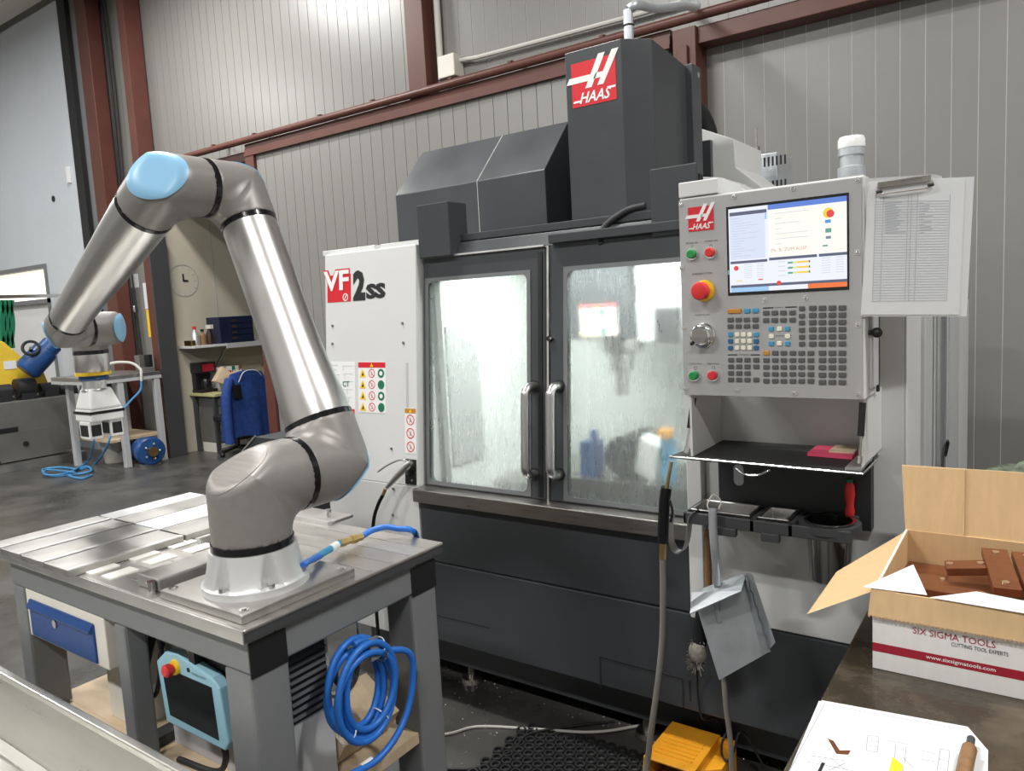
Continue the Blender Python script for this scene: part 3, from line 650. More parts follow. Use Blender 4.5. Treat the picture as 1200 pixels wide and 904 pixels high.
for x in (815, 836):
    a, b = FP.uv(x, 431.5); FP.ring(MB(), a, b, .0038, .0046, 0, .0006, 14).build('symbol', 'print_black', face)
a, b = FP.uv(826, 341); es = MB().lathe(FP(a, b, 0), FP.n, [(0, .029), (.006, .029), (.010, .026)], 32).build('emergency_stop', 'yellow', pdn, smooth=True)
MB().lathe(FP(a, b, .010), FP.n, [(0, .014), (.014, .014), (.016, .0235), (.028, .0245), (.036, .021), (.038, .012)], 32).build('button_cap', 'red', es, smooth=True)
a, b = FP.uv(824.5, 393); jg = MB().lathe(FP(a, b, 0), FP.n, [(0, .034), (.005, .034), (.006, .031), (.026, .029), (.028, .026)], 40).build('jog_wheel', 'chrome', pdn, smooth=True)
FP.disc(MB(), a, b, .021, .028, .034, 32).build('wheel_hub', 'steel_sill', jg, smooth=True); MB().ball(FP(a - .022, b - .020, .03), .006, 10).build('wheel_knob', 'black', jg, smooth=True)
# keys
kp = {}
def key(cx, cy, m, w=.0158, h=.0118, name='key'):
    a, b = FP.uv(840 + cx / 7.06, 350 + cy / 7.06); k = (m, w, h)
    if k not in kp:
        o = MB().prism([FP(x, y, .0002) for x, y in rr(a - w / 2, a + w / 2, b - h / 2, b + h / 2, .002, 2)], FP.n * .0038).build(name, m, pdn, bevel=.001, seg=1); kp[k] = (o, a, b)
    else:
        o0, A, B = kp[k]; o = o0.copy(); COL.objects.link(o); o.location = V(o0.location) + V((a - A, 0, b - B))
    return o
key(148, 104, 'orange_key', .037); key(252, 102, 'key_light'); key(322, 100, 'key_light')
def grid(cols, rows, m, x_slope=-.012, skip=(), wm=None, **k):
    for j, y in enumerate(rows):
        for i, x in enumerate(cols):
            if (i, j) in skip: continue
            key(x, y + (x - cols[0]) * x_slope, (wm(i, j) if wm else m), **k)
grid((115, 182, 250, 322), (177, 231), 'key_grey')
grid((115, 170, 222, 275, 328), (298, 353, 408), None, 0, wm=lambda i, j: ('key_blue' if j else 'key_light') if i in (0, 4) else 'key_white', w=.0125)
grid((120, 187, 255, 328), (508, 563, 618, 672), 'key_grey', .002, skip={(3, 2)})
grid((410, 480, 552, 628), (119, 180), 'key_grey')
grid((412, 485, 556, 630, 703, 780), (450, 510, 567, 625, 682), None, .003, wm=lambda i, j: 'orange_key' if (i, j) == (0, 0) else 'key_grey')
grid((706,), (82, 143, 200, 260, 318, 376), 'key_grey', w=.0145)
grid((795, 875, 957, 1040), (79, 138, 197, 256, 316, 376), 'key_grey', -.01, w=.0175, h=.0125)
grid((875, 957, 1040), (450, 510, 570, 632, 692), 'key_grey', .002, w=.0175, h=.0125)
for x, y, m in ((450, 252, 'key_light'), (520, 250, 'key_white'), (586, 250, 'key_light'), (454, 313, 'key_white'), (588, 312, 'key_white'), (452, 373, 'key_light'), (520, 372, 'key_white'), (587, 373, 'key_light')): key(x, y, m, w=.0125)
bars = MB()
for x0, x1, y in ((382, 470, 80), (566, 662, 73), (92, 170, 467), (280, 358, 467)):
    a0, b = FP.uv(840 + x0 / 7.06, 350 + y / 7.06); a1, _ = FP.uv(840 + x1 / 7.06, 350 + y / 7.06); FP.rect(bars, a0, a1, b - .0015, b + .0015, 0, .0006)
bars.build('heading_bar', 'print_black', face)
label('DISPLAY', 840 + 518 / 7.06, 361.3, .003, .022); label('CURSOR', 840 + 520 / 7.06, 394.5, .003, .02); label('OVERRIDES', 840 + 225 / 7.06, 416.6, .003, .026)
# niche and fold-down tray under the pendant
nb = MB(); nb.box(X0 + .01, X0 + .016, PY + .01, 2.249, 1.19, Z0 - .002); nb.box(X1 - .006, X1, PY + .02, 2.249, 1.208, Z0 - .002); nb.box(X0 + .016, X1 - .006, 2.235, 2.249, 1.19, Z0 - .002)
nb.build('niche', 'paint_white', pdn)
MB().box(X0 + .01, X1 - .02, 2.205, 2.249, 1.0 - .02, 1.195).build('back_plate', 'paint_black', pdn)
MB().prism([V((x, 2.2045, z)) for x, z in rr(-.758, -.728, 1.075, 1.14, .014)], (0, -.001, 0)).build('wear_patch', 'print_grey', pdn)
tr = MB().hexa([(-.862, 1.978, 1.196), (-.353, 1.952, 1.196), (-.378, 2.235, 1.199), (-.826, 2.235, 1.199)], [(-.862, 1.978, 1.203), (-.353, 1.952, 1.203), (-.378, 2.235, 1.206), (-.826, 2.235, 1.206)]).build('fold_tray', 'rubber', pdn)
MB().tube([V((-.826, 2.235, 1.205)), V((-.864, 1.976, 1.201)), V((-.351, 1.949, 1.201)), V((-.345, 2.1, 1.204))], .0028, 6).build('tray_rim', 'chrome', tr)
MB().box(-.395, -.357, 1.965, 2.12, 1.204, 1.210).build('tray_hinge', 'alu', tr)
MB().tube(curve([P(862, 549, Y=1.972), P(872, 556, Y=1.972), P(888, 557, Y=1.972), P(903, 551, Y=1.972)], 6), .003, 6).build('tray_pull', 'chrome', tr)
for (a, ya), (b, yb) in (((P(813, 466, Y=2.02), 0), (P(804, 531, Y=2.0), 0)), ((P(1011, 472, Y=2.0), 0), (P(1007, 543, Y=1.99), 0))):
    d = b - a; st = MB().cyl(a, a + d * .55, .008, n=12).build('gas_strut', 'black', pdn, smooth=True); MB().cyl(a + d * .55, b, .0035, n=8).cyl(b - d * .12, b, .0065, n=10).build('strut_rod', 'chrome', st, smooth=True)
a, b = P(834, 466, Y=2.22), P(832, 512, Y=2.22); MB().cyl(a, b, .006, n=10).build('gas_strut', 'black', pdn, smooth=True)
nb = MB().hexa([(-.515, 2.09, 1.2058), (-.40, 2.08, 1.2058), (-.40, 2.2, 1.2058), (-.515, 2.2, 1.2058)], [(-.515, 2.09, 1.215), (-.40, 2.08, 1.215), (-.40, 2.2, 1.215), (-.515, 2.2, 1.215)]).build('notebook', 'pink')
tag(nb, 'pink notebook lying on the black fold-down tray', 'notebook')
MB().box(-.465, -.402, 2.11, 2.195, 1.2152, 1.2195).build('page_block', 'wood_board', nb)
# rack with pans below the tray
rk = empty('tool_rack', (-.63, 2.12, 1.0), 'dark holder bar with steel pans below the fold-down tray', 'rack')
f = MB(); f.box(-.86, -.40, 2.05, 2.06, .985, 1.02); f.box(-.86, -.55, 2.19, 2.2055, .985, 1.02); f.box(-.86, -.85, 2.05, 2.20, .985, 1.02); f.box(-.56, -.545, 2.05, 2.20, .985, 1.02); f.box(-.665, -.65, 2.05, 2.20, .985, 1.02)
f.box(-.77, -.70, 2.04, 2.06, .965, .99); f.box(-.63, -.58, 2.04, 2.06, .965, .99)
f.build('holder_frame', 'table_dark', rk, bevel=.003)
cu = P(972, 612, Y=2.12)
MB().add(*(lambda fr, n=32: ([fr(r * math.cos(2 * math.pi * k / n), r * math.sin(2 * math.pi * k / n), w) for w in (0, .02) for r in (.062, .080) for k in range(n)],
     [f2 for k in range(n) for j in ((k + 1) % n,) for f2 in ((2 * n + k, 3 * n + k, 3 * n + j, 2 * n + j), (k, j, n + j, n + k), (n + k, n + j, 3 * n + j, 3 * n + k), (k, 2 * n + k, 2 * n + j, j))]))(Fr((cu.x, 2.122, 1.0), UX, V((0, 1, 0))))).build('cup_ring', 'table_dark', rk, smooth=True)
MB().box(-.545, cu.x - .07, 2.06, 2.204, .99, 1.012).build('ring_arm', 'table_dark', rk)
MB().box(cu.x - .06, cu.x + .06, 2.19, 2.2055, .99, 1.02).build('ring_arm', 'table_dark', rk)
def pan(x0, x1, y0, y1, zt, d, name, lab):
    mb = MB(); t = .0015; r = .008
    for k, (o, z) in enumerate(((0, zt), (r, zt), (r + .004, zt - d))):
        pass
    ring = lambda o, z: [V((x0 + o, y0 + o, z)), V((x1 - o, y0 + o, z)), V((x1 - o, y1 - o, z)), V((x0 + o, y1 - o, z))]
    L = ring(0, zt - .003) + ring(0, zt) + ring(r, zt) + ring(r + .005, zt - d) + ring(r + .003, zt - d - .002)
    fs = [(4 * i + k, 4 * i + (k + 1) % 4, 4 * i + 4 + (k + 1) % 4, 4 * i + 4 + k) for i in range(4) for k in range(4)] + [(12, 13, 14, 15), (16, 19, 18, 17)] 
    mb.add(L, fs + [(k, 16 + k, 16 + (k + 1) % 4, (k + 1) % 4) for k in range(4)])
    return tag(mb.build(name, 'steel', bevel=.002), lab, 'pan')
pan(-.845, -.668, 2.07, 2.19, 1.026, .04, 'steel_pan', 'long shallow steel pan in the holder bar')
pan(-.648, -.562, 2.07, 2.19, 1.026, .03, 'steel_pan', 'short square steel pan in the holder bar')
cup = MB().lathe((cu.x, 2.122, 1.027), (0, 0, -1), [(0, .066), (.003, .066), (.004, .0605), (.165, .052), (.17, .046)], 36, cap=False)
cup.lathe((cu.x, 2.122, 1.027), (0, 0, -1), [(0, .066), (.001, .058), (.163, .05)], 36, cap=False).cyl((cu.x, 2.122, .857), (cu.x, 2.122, .861), .05, n=36)
tag(cup.build('steel_cup', 'cup_steel', smooth=True), 'tall brushed steel cup hanging in the ring of the holder', 'cup')
q = P(994, 570, Y=2.17)
sd = empty('screwdriver', (q.x, 2.19, .93), 'red-handled screwdriver standing behind the steel cup', 'screwdriver')
MB().lathe((q.x, 2.19, 1.025), (0, 0, 1), [(0, .011), (.01, .013), (.03, .010), (.06, .014), (.085, .012), (.095, .006)], 16).build('grip', 'red', sd, smooth=True); MB().cyl((q.x, 2.19, .93), (q.x, 2.19, 1.03), .004, n=8).build('shaft', 'red', sd)
MB().cyl((q.x, 2.19, 1.118), (q.x, 2.19, 1.127), .009, n=12).build('grip_end', 'green_dark', sd)
# hook bracket
hk = MB(); path = [P(817, 598, Y=2.06), P(812, 602, Y=2.06), P(809, 608, Y=2.06), P(806, 632, Y=2.06), P(802, 643, Y=2.06), P(795, 647, Y=2.06), P(789, 641, Y=2.06), P(786, 628, Y=2.06), P(787, 606, Y=2.06)]
path = curve(path, 4)
for a, b in zip(path[:-1], path[1:]):
    d = b - a; nrm = V((-d.z, 0, d.x)).normalized() * .0018; hk.obox((a + b) / 2, d * .55, nrm, V((0, .018, 0)))
tag(hk.build('hook_bracket', 'steel', smooth=True), 'bent steel U-shaped hook bracket holding the coolant gun', 'hook')
# coolant gun with hose
gn = empty('coolant_gun', (-.93, 2.02, .55), 'black coolant spray gun with long grey hose', 'spray gun')
GY = 2.02
MB().cyl(P(787, 541, Y=GY), P(781, 574, Y=GY), .0045, .006, n=12).build('nozzle', 'brass', gn, smooth=True)
MB().tube(curve([P(781, 571, Y=GY), P(779, 585, Y=GY), P(778, 600, Y=GY), P(777, 622, Y=GY), P(777, 636, Y=GY)], 5), .0165, 14).build('gun_body', 'gloss_black', gn, smooth=True)
MB().tube(curve([P(785, 587, Y=GY - .01), P(788, 600, Y=GY - .012), P(786, 612, Y=GY - .01)], 5), .004, 8).build('trigger', 'black', gn, smooth=True)
MB().cyl(P(777, 636, Y=GY), P(776.5, 655, Y=GY), .0105, n=14).build('coupling', 'brass', gn, smooth=True)
MB().tube(curve([P(776.5, 652, Y=GY), P(777, 700, Y=GY), P(776, 750, Y=GY), P(771, 800, Y=GY - .01), P(764, 850, Y=GY - .02), P(757, 904, Y=GY - .02), V((-1.0, 1.93, .03)), V((-.97, 1.86, .0095)), V((-.9, 1.7, .0095))], 8), .0095, 12).build('hose', 'hose_grey', gn, smooth=True)
# dustpan, brush
FN = Fr(P(850, 740, Y=2.04), UX, UZ)
dp = empty('dustpan', (FN.o.x, 2.04, .50), 'galvanised metal dustpan hanging by its handle from the holder bar', 'dustpan')
pix = [(808, 697), (872, 674), (879, 677), (906, 757), (895, 770), (840, 801)]
pts = [V((P(x, y, Y=2.04))) for x, y in pix]
mb = MB().prism([p + V((0, .02, 0)) for p in pts], (0, .0025, 0)); mb.build('pan_floor', 'galv', dp)
side = MB()
def wallstrip(a, b, h0, h1):
    side.hexa([a, b, b + V((0, .0022, 0)), a + V((0, .0022, 0))], [a + h0, b + h1, b + h1 + V((0, .0022, 0)), a + h0 + V((0, .0022, 0))])
o0 = V((0, .02, 0))
side.add([pts[0] + o0, pts[1] + o0, pts[1] + V((.006, -.045, -.03)), pts[0] + V((.012, -.03, -.045)), pts[0] + V((0, .023, 0)), pts[1] + V((0, .023, 0)), pts[1] + V((.006, -.043, -.034)), pts[0] + V((.012, -.028, -.049))], [(0, 1, 2, 3), (7, 6, 5, 4), (0, 3, 7, 4), (3, 2, 6, 7), (2, 1, 5, 6), (1, 0, 4, 5)])
side.build('back_wall', 'galv', dp)
sw = MB(); A, B, C, D = pts[1], pts[2], pts[3], pts[4]
n = 14; vs = []
for k in range(n + 1):
    t = k / n; e = (A * (1 - t) + D * t) + V((0, .02, 0)); hgt = .05 * (1 - t) + .008
    rip = .004 * math.sin(k * 2.4); vs += [e + V((-.012, 0, -.006)), e + V((.02 * (1 - t * .3), -hgt + rip, .008 + rip))]
sw.add(vs + [v + V((.0015, .0025, 0)) for v in vs], [(2 * k, 2 * k + 2, 2 * k + 3, 2 * k + 1) for k in range(n)] + [(2 * (n + 1) + 2 * k, 2 * (n + 1) + 2 * k + 1, 2 * (n + 1) + 2 * k + 3, 2 * (n + 1) + 2 * k + 2) for k in range(n)])
sw.build('side_wall', 'galv', dp, smooth=True)
MB().tube(curve([P(835, 597, Y=2.022), P(836, 625, Y=2.022), P(838, 650, Y=2.026), P(841, 685, Y=2.045)], 6), .012, 14).build('handle', 'galv', dp, smooth=True)
MB().tube(curve([P(841, 680, Y=2.05), P(839, 697, Y=2.052), P(840, 715, Y=2.055), P(843, 728, Y=2.06)], 6), .008, 12).build('handle_rib', 'galv', dp, smooth=True)
MB().tube(curve([P(833, 600, Y=2.03), P(829, 592, Y=2.035), P(836, 580, Y=2.045), P(845, 588, Y=2.05), P(842, 597, Y=2.035)], 6), .0022, 6).build('hanging_loop', 'cable_white', dp)
q0, q1, q2 = P(829, 622, Y=2.12), P(830, 690, Y=2.12), P(820, 745, Y=2.13)
br = empty('hand_brush', (q2.x, 2.13, .6), 'hand brush with wooden handle hanging behind the dustpan', 'brush')
MB().tube(curve([q0, (q0 + q1) / 2, q1, q1 * .5 + q2 * .5], 5), .011, 10).build('handle', 'wood_dark', br, smooth=True)
MB().tube(curve([P(826, 700, Y=2.13), P(821, 740, Y=2.13), P(818, 775, Y=2.13)], 5), .022, 12).build('brush_back', 'black', br, smooth=True)
bm = MB()
for k in range(260):
    t = random.random(); a = P(821 - 4 * t, 750 + 28 * t, Y=2.13); d = V((random.uniform(-.03, .025), random.uniform(-.035, .01), random.uniform(-.03, .012))); bm.tube([a, a + d], .0012, 3)
o = bm.build('bristles', 'bristle', br); o['kind'] = 'stuff'
bq = P(818, 765, Y=2.12); MB().ball(bq, .03, 16, (1, .8, 1.25)).build('bristle_core', 'bristle', br, smooth=True)
# hose behind the dustpan down to the pedal, second hose
ho = MB().tube(curve([P(847, 780, Y=2.10), P(851, 830, Y=2.1), P(856, 870, Y=2.1), V((-.75, 2.1, .15)), V((-.745, 2.07, .04)), V((-.73, 2.0, .009)), V((-.70, 1.9, .009))], 8), .008, 10).build('drain_hose', 'hose_grey', smooth=True)
tag(ho, 'grey hose hanging below the dustpan to the floor', 'hose')
ho = MB().tube(curve([P(817, 780, Y=2.2), P(818, 815, Y=2.238), V((-.895, 2.243, .265)), V((-.885, 2.325, .225)), V((-.875, 2.377, .16)), V((-.87, 2.384, .08)), V((-.868, 2.385, .004))], 8), .0035, 8).build('thin_cable', 'black', smooth=True)
tag(ho, 'thin black cable hanging beside the brush', 'cable')

# ------------------------------------------------------------------ robot table
TT = 1.010
tb = empty('robot_table', (-1.96, 1.21, 0), 'grey steel welding-style table with plated top carrying the robot arm', 'table')
TX0, TX1, TY0, TY1 = -2.572, -1.354, .892, 1.536
MB().box(TX0, TX1, TY0, TY1, TT - .009, TT).build('table_top', 'top_steel', tb, bevel=.003)
MB().box(TX0, TX1 - .0, TY0 - .004, TY0, TT - .03, TT - .001).build('edge_trim', 'alu', tb, bevel=.001)
AP = TT - .03
MB().box(TX0 + .02, TX1 - .02, TY0 + .02, TY0 + .09, AP - .085, AP).build('rail', 'table_grey', tb, bevel=.006)
MB().box(TX0 + .02, TX1 - .02, TY1 - .09, TY1 - .02, AP - .085, AP).build('rail', 'table_grey', tb, bevel=.006)
MB().box(TX0 + .02, TX0 + .09, TY0 + .0905, TY1 - .0905, AP - .085, AP).build('rail', 'table_grey', tb, bevel=.006)
MB().box(TX1 - .09, TX1 - .02, TY0 + .0905, TY1 - .0905, AP - .085, AP).build('rail', 'table_grey', tb, bevel=.006)
MB().box(TX0 + .003, TX1 - .003, TY0 + .001, TY1 - .003, AP + .0005, TT - .0092).build('top_frame', 'table_dark', tb)
for x, y in ((TX0 + .02, TY0 + .02), (TX1 - .12, TY0 + .02), (TX0 + .02, TY1 - .12), (TX1 - .12, TY1 - .12), (-1.955, TY0 + .02)):
    lw, ld = (.055, .06) if x == -1.955 else ((.075, .10) if x < -2.2 else (.10, .10))
    MB().box(x, x + lw, y, y + ld, 0, AP - .0855).build('leg', 'table_grey', tb, bevel=.008)
for y in (TY0 + .018, TY1 - .118):
    MB().box(TX1 - .021, TX1 - .0165, y, y + .098, AP - .092, AP - .012).build('corner_pad', 'black', tb, bevel=.002)
MB().box(TX0 + .03, TX1 - .03, 1.0, 1.45, .47, .5).build('shelf', 'wood_board', tb)
MB().box(TX0 + .12, TX1 - .03, .93, 1.0, .47, .499).build('shelf', 'wood_board', tb)
MB().box(-2.01, -1.96, .95, 1.3, .50, .53).build('floor_bracket', 'table_dark', tb)
# drawer unit hung under the top
dx0, dx1, dz0, dz1 = -2.475, -2.01, .76, AP - .086
MB().box(dx0, dx1, .916, 1.4, dz0 - .012, dz1).build('drawer_housing', 'cream', tb, bevel=.003)
dw = MB().box(dx0 + .025, dx1 - .055, .910, .93, dz0 - .005, dz1 - .028).build('drawer', 'blue_drawer', tb, bevel=.004)
MB().prism([(dx0 + .03, .910, dz1 - .032), (dx0 + .03, .901, dz1 - .046), (dx0 + .03, .901, dz1 - .052), (dx0 + .03, .910, dz1 - .056)], (dx1 - dx0 - .09, 0, 0)).build('drawer_grip', 'blue_drawer', dw, bevel=.001)
MB().cyl((dx0 + .19, .906, dz1 - .07), (dx0 + .19, .910, dz1 - .07), .012, n=16).build('drawer_lock', 'steel', dw)
# plates on top
xs = (-2.565, -2.363, -2.213, -2.064); xs = (-2.585, -2.43, -2.29, -2.145, -1.995)
xs = (-2.60, -2.425, -2.295, -2.15, -2.00)
xs = (-2.568, -2.43, -2.292, -2.15, -2.008)
fx = [-2.64, -2.5, -2.363, -2.206, -2.061]
fx = [-2.575, -2.478, -2.352, -2.206, -2.062]
for i in range(4):
    MB().box(fx[i] + .003, fx[i + 1] - .003, .868, 1.192, TT + .001, TT + .020).build('clamp_plate', 'alu_dull', tb, bevel=.0015)
    MB().box(fx[i + 1] - .022, fx[i + 1] - .003, .867, 1.193, TT + .0195, TT + .0215).build('plate_edge', 'alu', tb)
    MB().box(fx[i] + .003, fx[i + 1] - .003, 1.20, 1.528, TT + .001, TT + .020).build('clamp_plate', 'white_matte' if i in (0, 2) else 'alu_dull', tb, bevel=.0015)
MB().box(-2.012, -1.995, 1.2, 1.52, TT, TT + .02).build('plate_edge', 'alu', tb)
for x, y in ((119, 664 + 2), (141, 671), (168, 650.5), (187, 655), (213, 637), (233, 642), (247, 628)):
    p = P(x, y, Z=TT + .004); MB().box(p.x - .024, p.x + .024, p.y - .038, p.y + .038, TT, TT + .004).build('support_pad', 'pad', tb)
p0 = P(165, 688, Z=TT); p1 = P(236, 657, Z=TT)
MB().box(p0.x - .015, p0.x + .085, p0.y, p1.y + .02, TT, TT + .032).build('stop_bar', 'alu_dull', tb, bevel=.004)
MB().cyl((p0.x + .07, p0.y - .01, TT), (p0.x + .07, p0.y - .01, TT + .03), .010, n=12).build('stop_bolt', 'chrome', tb, smooth=True)
for k in range(7):
    y = .93 + k * .0; x = -1.98 + k * .0
for k in range(9):
    MB().box(TX1 - .012 - .0 - .62, TX1 - .012, .945 + k * .066, .949 + k * .066, TT, TT + .0012).build('surface_line', 'steel', tb)
q = P(387, 612, Z=TT)
MB().box(q.x - .40, q.x + .03, q.y - .02, q.y + .07, TT, TT + .010).build('back_stop', 'alu_dull', tb, bevel=.002)
MB().box(q.x - .40, q.x + .03, q.y - .035, q.y - .02, TT, TT + .012).build('plate_edge', 'alu', tb)
MB().cyl((q.x - .03, q.y + .02, TT + .01), (q.x - .03, q.y + .02, TT + .032), .010, n=12).build('stop_bolt', 'chrome', tb, smooth=True)
# robot base plate
BX, BY = -1.526, 1.052
BZ = TT + .020
MB().box(-1.70, -1.382, .908, 1.232, TT, BZ).build('robot_mount_plate', 'top_steel', tb, bevel=.002)
for x in (-1.678, -1.404):
    for y in (.93, 1.21): MB().cyl((x, y, BZ), (x, y, BZ + .003), .011, n=16).cyl((x, y, BZ), (x, y, BZ + .006), .006, n=6).build('mount_screw', 'chrome', tb)

# ------------------------------------------------------------------ robot arm
rb = empty('industrial_robot', (BX, BY, BZ), 'six-axis industrial robot with silver tubes and light blue joint caps', 'robot')
def nrm(v): v = np.array(v, float); return v / np.linalg.norm(v)
def joint_sdf(p, a, b, r, La, Lb, d, infl=0, n=None):
    ta = p @ a; tb_ = p @ b
    dA = np.linalg.norm(p - ta[:, None] * a, axis=1) - r - infl; dB = np.linalg.norm(p - tb_[:, None] * b, axis=1) - r - infl
    A = np.maximum(dA, -ta); B = np.maximum(dB, -tb_); Cc = np.maximum(dA, dB)
    k = 1e-5 + .045 * np.clip((np.minimum(ta, tb_) - .1 * r) / (r * .7), 0, 1)
    def smin(x, y, k): h = np.clip(.5 + .5 * (y - x) / k, 0, 1); return y * (1 - h) + x * h - k * h * (1 - h)
    e = np.minimum(smin(A, B, k), Cc)
    n = -nrm(a + b) if n is None else n; pl = p @ n - d - infl
    k2 = .022; h = np.clip(.5 - .5 * (pl - e) / k2, 0, 1); e = e * h + pl * (1 - h) + k2 * h * (1 - h)
    return np.maximum(np.maximum(e, ta - La), tb_ - Lb)
def shoot(dirs, f):
    lo = np.zeros(len(dirs)); hi = np.full(len(dirs), .4)
    for t in np.linspace(.004, .4, 100):
        pass
    for _ in range(30):
        m = (lo + hi) / 2; v = f(dirs * m[:, None]); ins_ = v < 0
        lo = np.where(ins_, m, lo); hi = np.where(ins_, hi, m)
    return dirs * ((lo + hi) / 2)[:, None]
def joint(c, a, b, r, La, Lb, d, capmat='robot_blue', capscale=1.0, parent=rb, bulge=.004, cn=None):
    c = np.array(c, float); a = nrm(a); b = nrm(b); cn = None if cn is None else nrm(cn); f = lambda p: joint_sdf(p, a, b, r, La, Lb, d, 0, cn)
    N = 44; vs = []; fs = []; g_ = np.linspace(-1, 1, N + 1) * math.pi / 4; g_ = np.tan(g_)
    e3 = np.cross(a, b); e3 /= np.linalg.norm(e3); n = -nrm(a + b) if cn is None else cn; e2 = np.cross(n, e3)
    for ax in ((n, e2, e3), (-n, e3, e2), (e2, e3, n), (-e2, n, e3), (e3, n, e2), (-e3, e2, n)):
        U, Vv = np.meshgrid(g_, g_, indexing='ij'); D = ax[0] + U[..., None] * ax[1] + Vv[..., None] * ax[2]; D = D.reshape(-1, 3); D /= np.linalg.norm(D, axis=1)[:, None]
        pts_ = shoot(D, f) + c; o = len(vs); vs += pts_.tolist()
        flip = np.dot(np.cross(ax[1], ax[2]), ax[0]) < 0
        for i in range(N):
            for j in range(N):
                q_ = (o + i * (N + 1) + j, o + (i + 1) * (N + 1) + j, o + (i + 1) * (N + 1) + j + 1, o + i * (N + 1) + j + 1); fs.append(q_[::-1] if flip else q_)
    h = MB().add(vs, fs).build('joint_housing', 'robot_grey', parent, smooth=True)
    # weld cube-sphere seams for smooth shading
    import bmesh
    bm = bmesh.new(); bm.from_mesh(h.data); bmesh.ops.remove_doubles(bm, verts=bm.verts, dist=.0004); bm.to_mesh(h.data); bm.free()
    if capmat:
        # cap lens over the mitre face
        K, Rn = 48, 12; vs = []; fs = []; fi = lambda p: joint_sdf(p, a, b, r, La, Lb, d, bulge, cn)
        for i in range(Rn + 1):
            for k in range(K):
                ph = 2 * math.pi * k / K; s_ = i / Rn
                x_ = r * 1.12 * capscale * s_ * math.cos(ph); y_ = r * .80 * capscale * s_ * math.sin(ph)
                D = n * d + e2 * x_ + e3 * y_; vs.append(D / np.linalg.norm(D))
        vs = shoot(np.array(vs), fi); rim = shoot(vs[-K:] / np.linalg.norm(vs[-K:], axis=1)[:, None], lambda p: joint_sdf(p, a, b, r, La, Lb, d, -.004, cn))
        vs = np.vstack([vs, rim]) + c
        for i in range(Rn + 1):
            for k in range(K): fs.append((i * K + k, i * K + (k + 1) % K, (i + 1) * K + (k + 1) % K, (i + 1) * K + k))
        mbx = MB().add(vs.tolist(), fs)
        o = mbx.build('joint_cap', capmat, h, smooth=True)
        bm = bmesh.new(); bm.from_mesh(o.data); bmesh.ops.remove_doubles(bm, verts=bm.verts, dist=.00005); bmesh.ops.recalc_face_normals(bm, faces=bm.faces); bm.to_mesh(o.data); bm.free()
    return h
def ring(c, axis, r, w=.014, name='joint_ring', m='gloss_black'):
    return MB().lathe(V(c) - V(axis).normalized() * w / 2, axis, [(0, r * .97), (.001, r), (w - .001, r), (w, r * .97)], 48).build(name, m, rb, smooth=True)
# base flange with bolt pockets
n, rows = 144, [0, .006, .012, .016, .019, .022, .025, .03, .036, .042, .048, .054, .06, .066, .072, .08, .088, .094]
def base_r(z): return .1225 if z <= .016 else (.1225 + (.1000 - .1225) * ((z - .016) / .078) ** .55)
vs = []; pk = [math.radians(x) for x in range(-78, 282, 60)]
for z in rows:
    for k in range(n):
        th = 2 * math.pi * k / n; r = base_r(z)
        if z > .0185:
            for c in pk:
                dth = (th - c + math.pi) % (2 * math.pi) - math.pi; s = .127 * math.sin(dth)
                if abs(dth) < .5 and abs(s) < .028: r = min(r, max(.088, .127 * math.cos(dth) - math.sqrt(.028 ** 2 - s * s)))
        vs.append((BX + r * math.cos(th), BY + r * math.sin(th), BZ + z))
fs = [(i * n + k, i * n + (k + 1) % n, (i + 1) * n + (k + 1) % n, (i + 1) * n + k) for i in range(len(rows) - 1) for k in range(n)] + [tuple(reversed(range(n))), tuple((len(rows) - 1) * n + k for k in range(n))]
MB().add(vs, fs).build('base_flange', 'robot_base', rb, smooth=True)
for c in pk: MB().cyl((BX + .109 * math.cos(c), BY + .109 * math.sin(c), BZ + .018), (BX + .109 * math.cos(c), BY + .109 * math.sin(c), BZ + .027), .008, n=6).build('base_bolt', 'steel', rb)
ring((BX, BY, BZ + .1025), (0, 0, 1), .0955, .018)
YH = np.array([0, 1., 0]); ZH = np.array([0, 0, 1.])
S0 = np.array([BX, BY, BZ + .236]); S1 = np.array([-1.532, 1.325, BZ + .232]); E1 = np.array([-1.842, 1.325, 2.012]); E2 = np.array([-1.852, 1.108, 2.022]); E2[0] = E1[0]; E2[2] = E1[2]
Fp = np.array([-2.487, 1.108, 1.651]); u = nrm(E1 - S1); v = nrm(Fp - E2)
R1 = .0925
joint(S0, -ZH, YH, R1, .126, .125, .056, 'robot_cap', .92, bulge=.0012, cn=(0, -.5, .866))
ring(S0 + YH * .133, YH, .0935, .018)
joint(S1, -YH, u, R1, S1[1] - S0[1] - .142, .115, .058, 'robot_blue')
ring(S1 + u * .1225, u, .0915, .016)
L = np.linalg.norm(E1 - S1)
MB().lathe(S1 + u * .130, u, [(0, .089), (.03, .0885), (.06, .0865), (.10, .083), (.16, .0785), (.23, .0755), (.32, .074), (L - .13 - .112, .0735)], 64).build('upper_arm_tube', 'robot_alu', rb, smooth=True)
ring(E1 - u * .105, u, .0755, .015)
R2 = .0775
joint(E1, -YH, -u, R2, .0985, .098, .050, 'robot_blue')
ring(E1 - YH * .1065, YH, .0785, .016)
joint(E2, YH, v, R2, E1[1] - E2[1] - .1145, .098, .046, 'robot_blue', 1.12)
ring(E2 + v * .105, v, .0775, .014)
L2 = np.linalg.norm(Fp - E2); R3 = .054
MB().lathe(E2 + v * .112, v, [(0, .0755), (.03, .075), (.12, .0715), (.28, .064), (.42, .0575), (L2 - .112 - .074, .0535)], 64).build('forearm_tube', 'robot_alu', rb, smooth=True)
ring(Fp - v * .069, v, .0545, .010)
joint(Fp, -v, YH, R3, .064, .075, .034, 'robot_blue', 1.1)
ring(Fp + YH * .080, YH, .0545, .011)
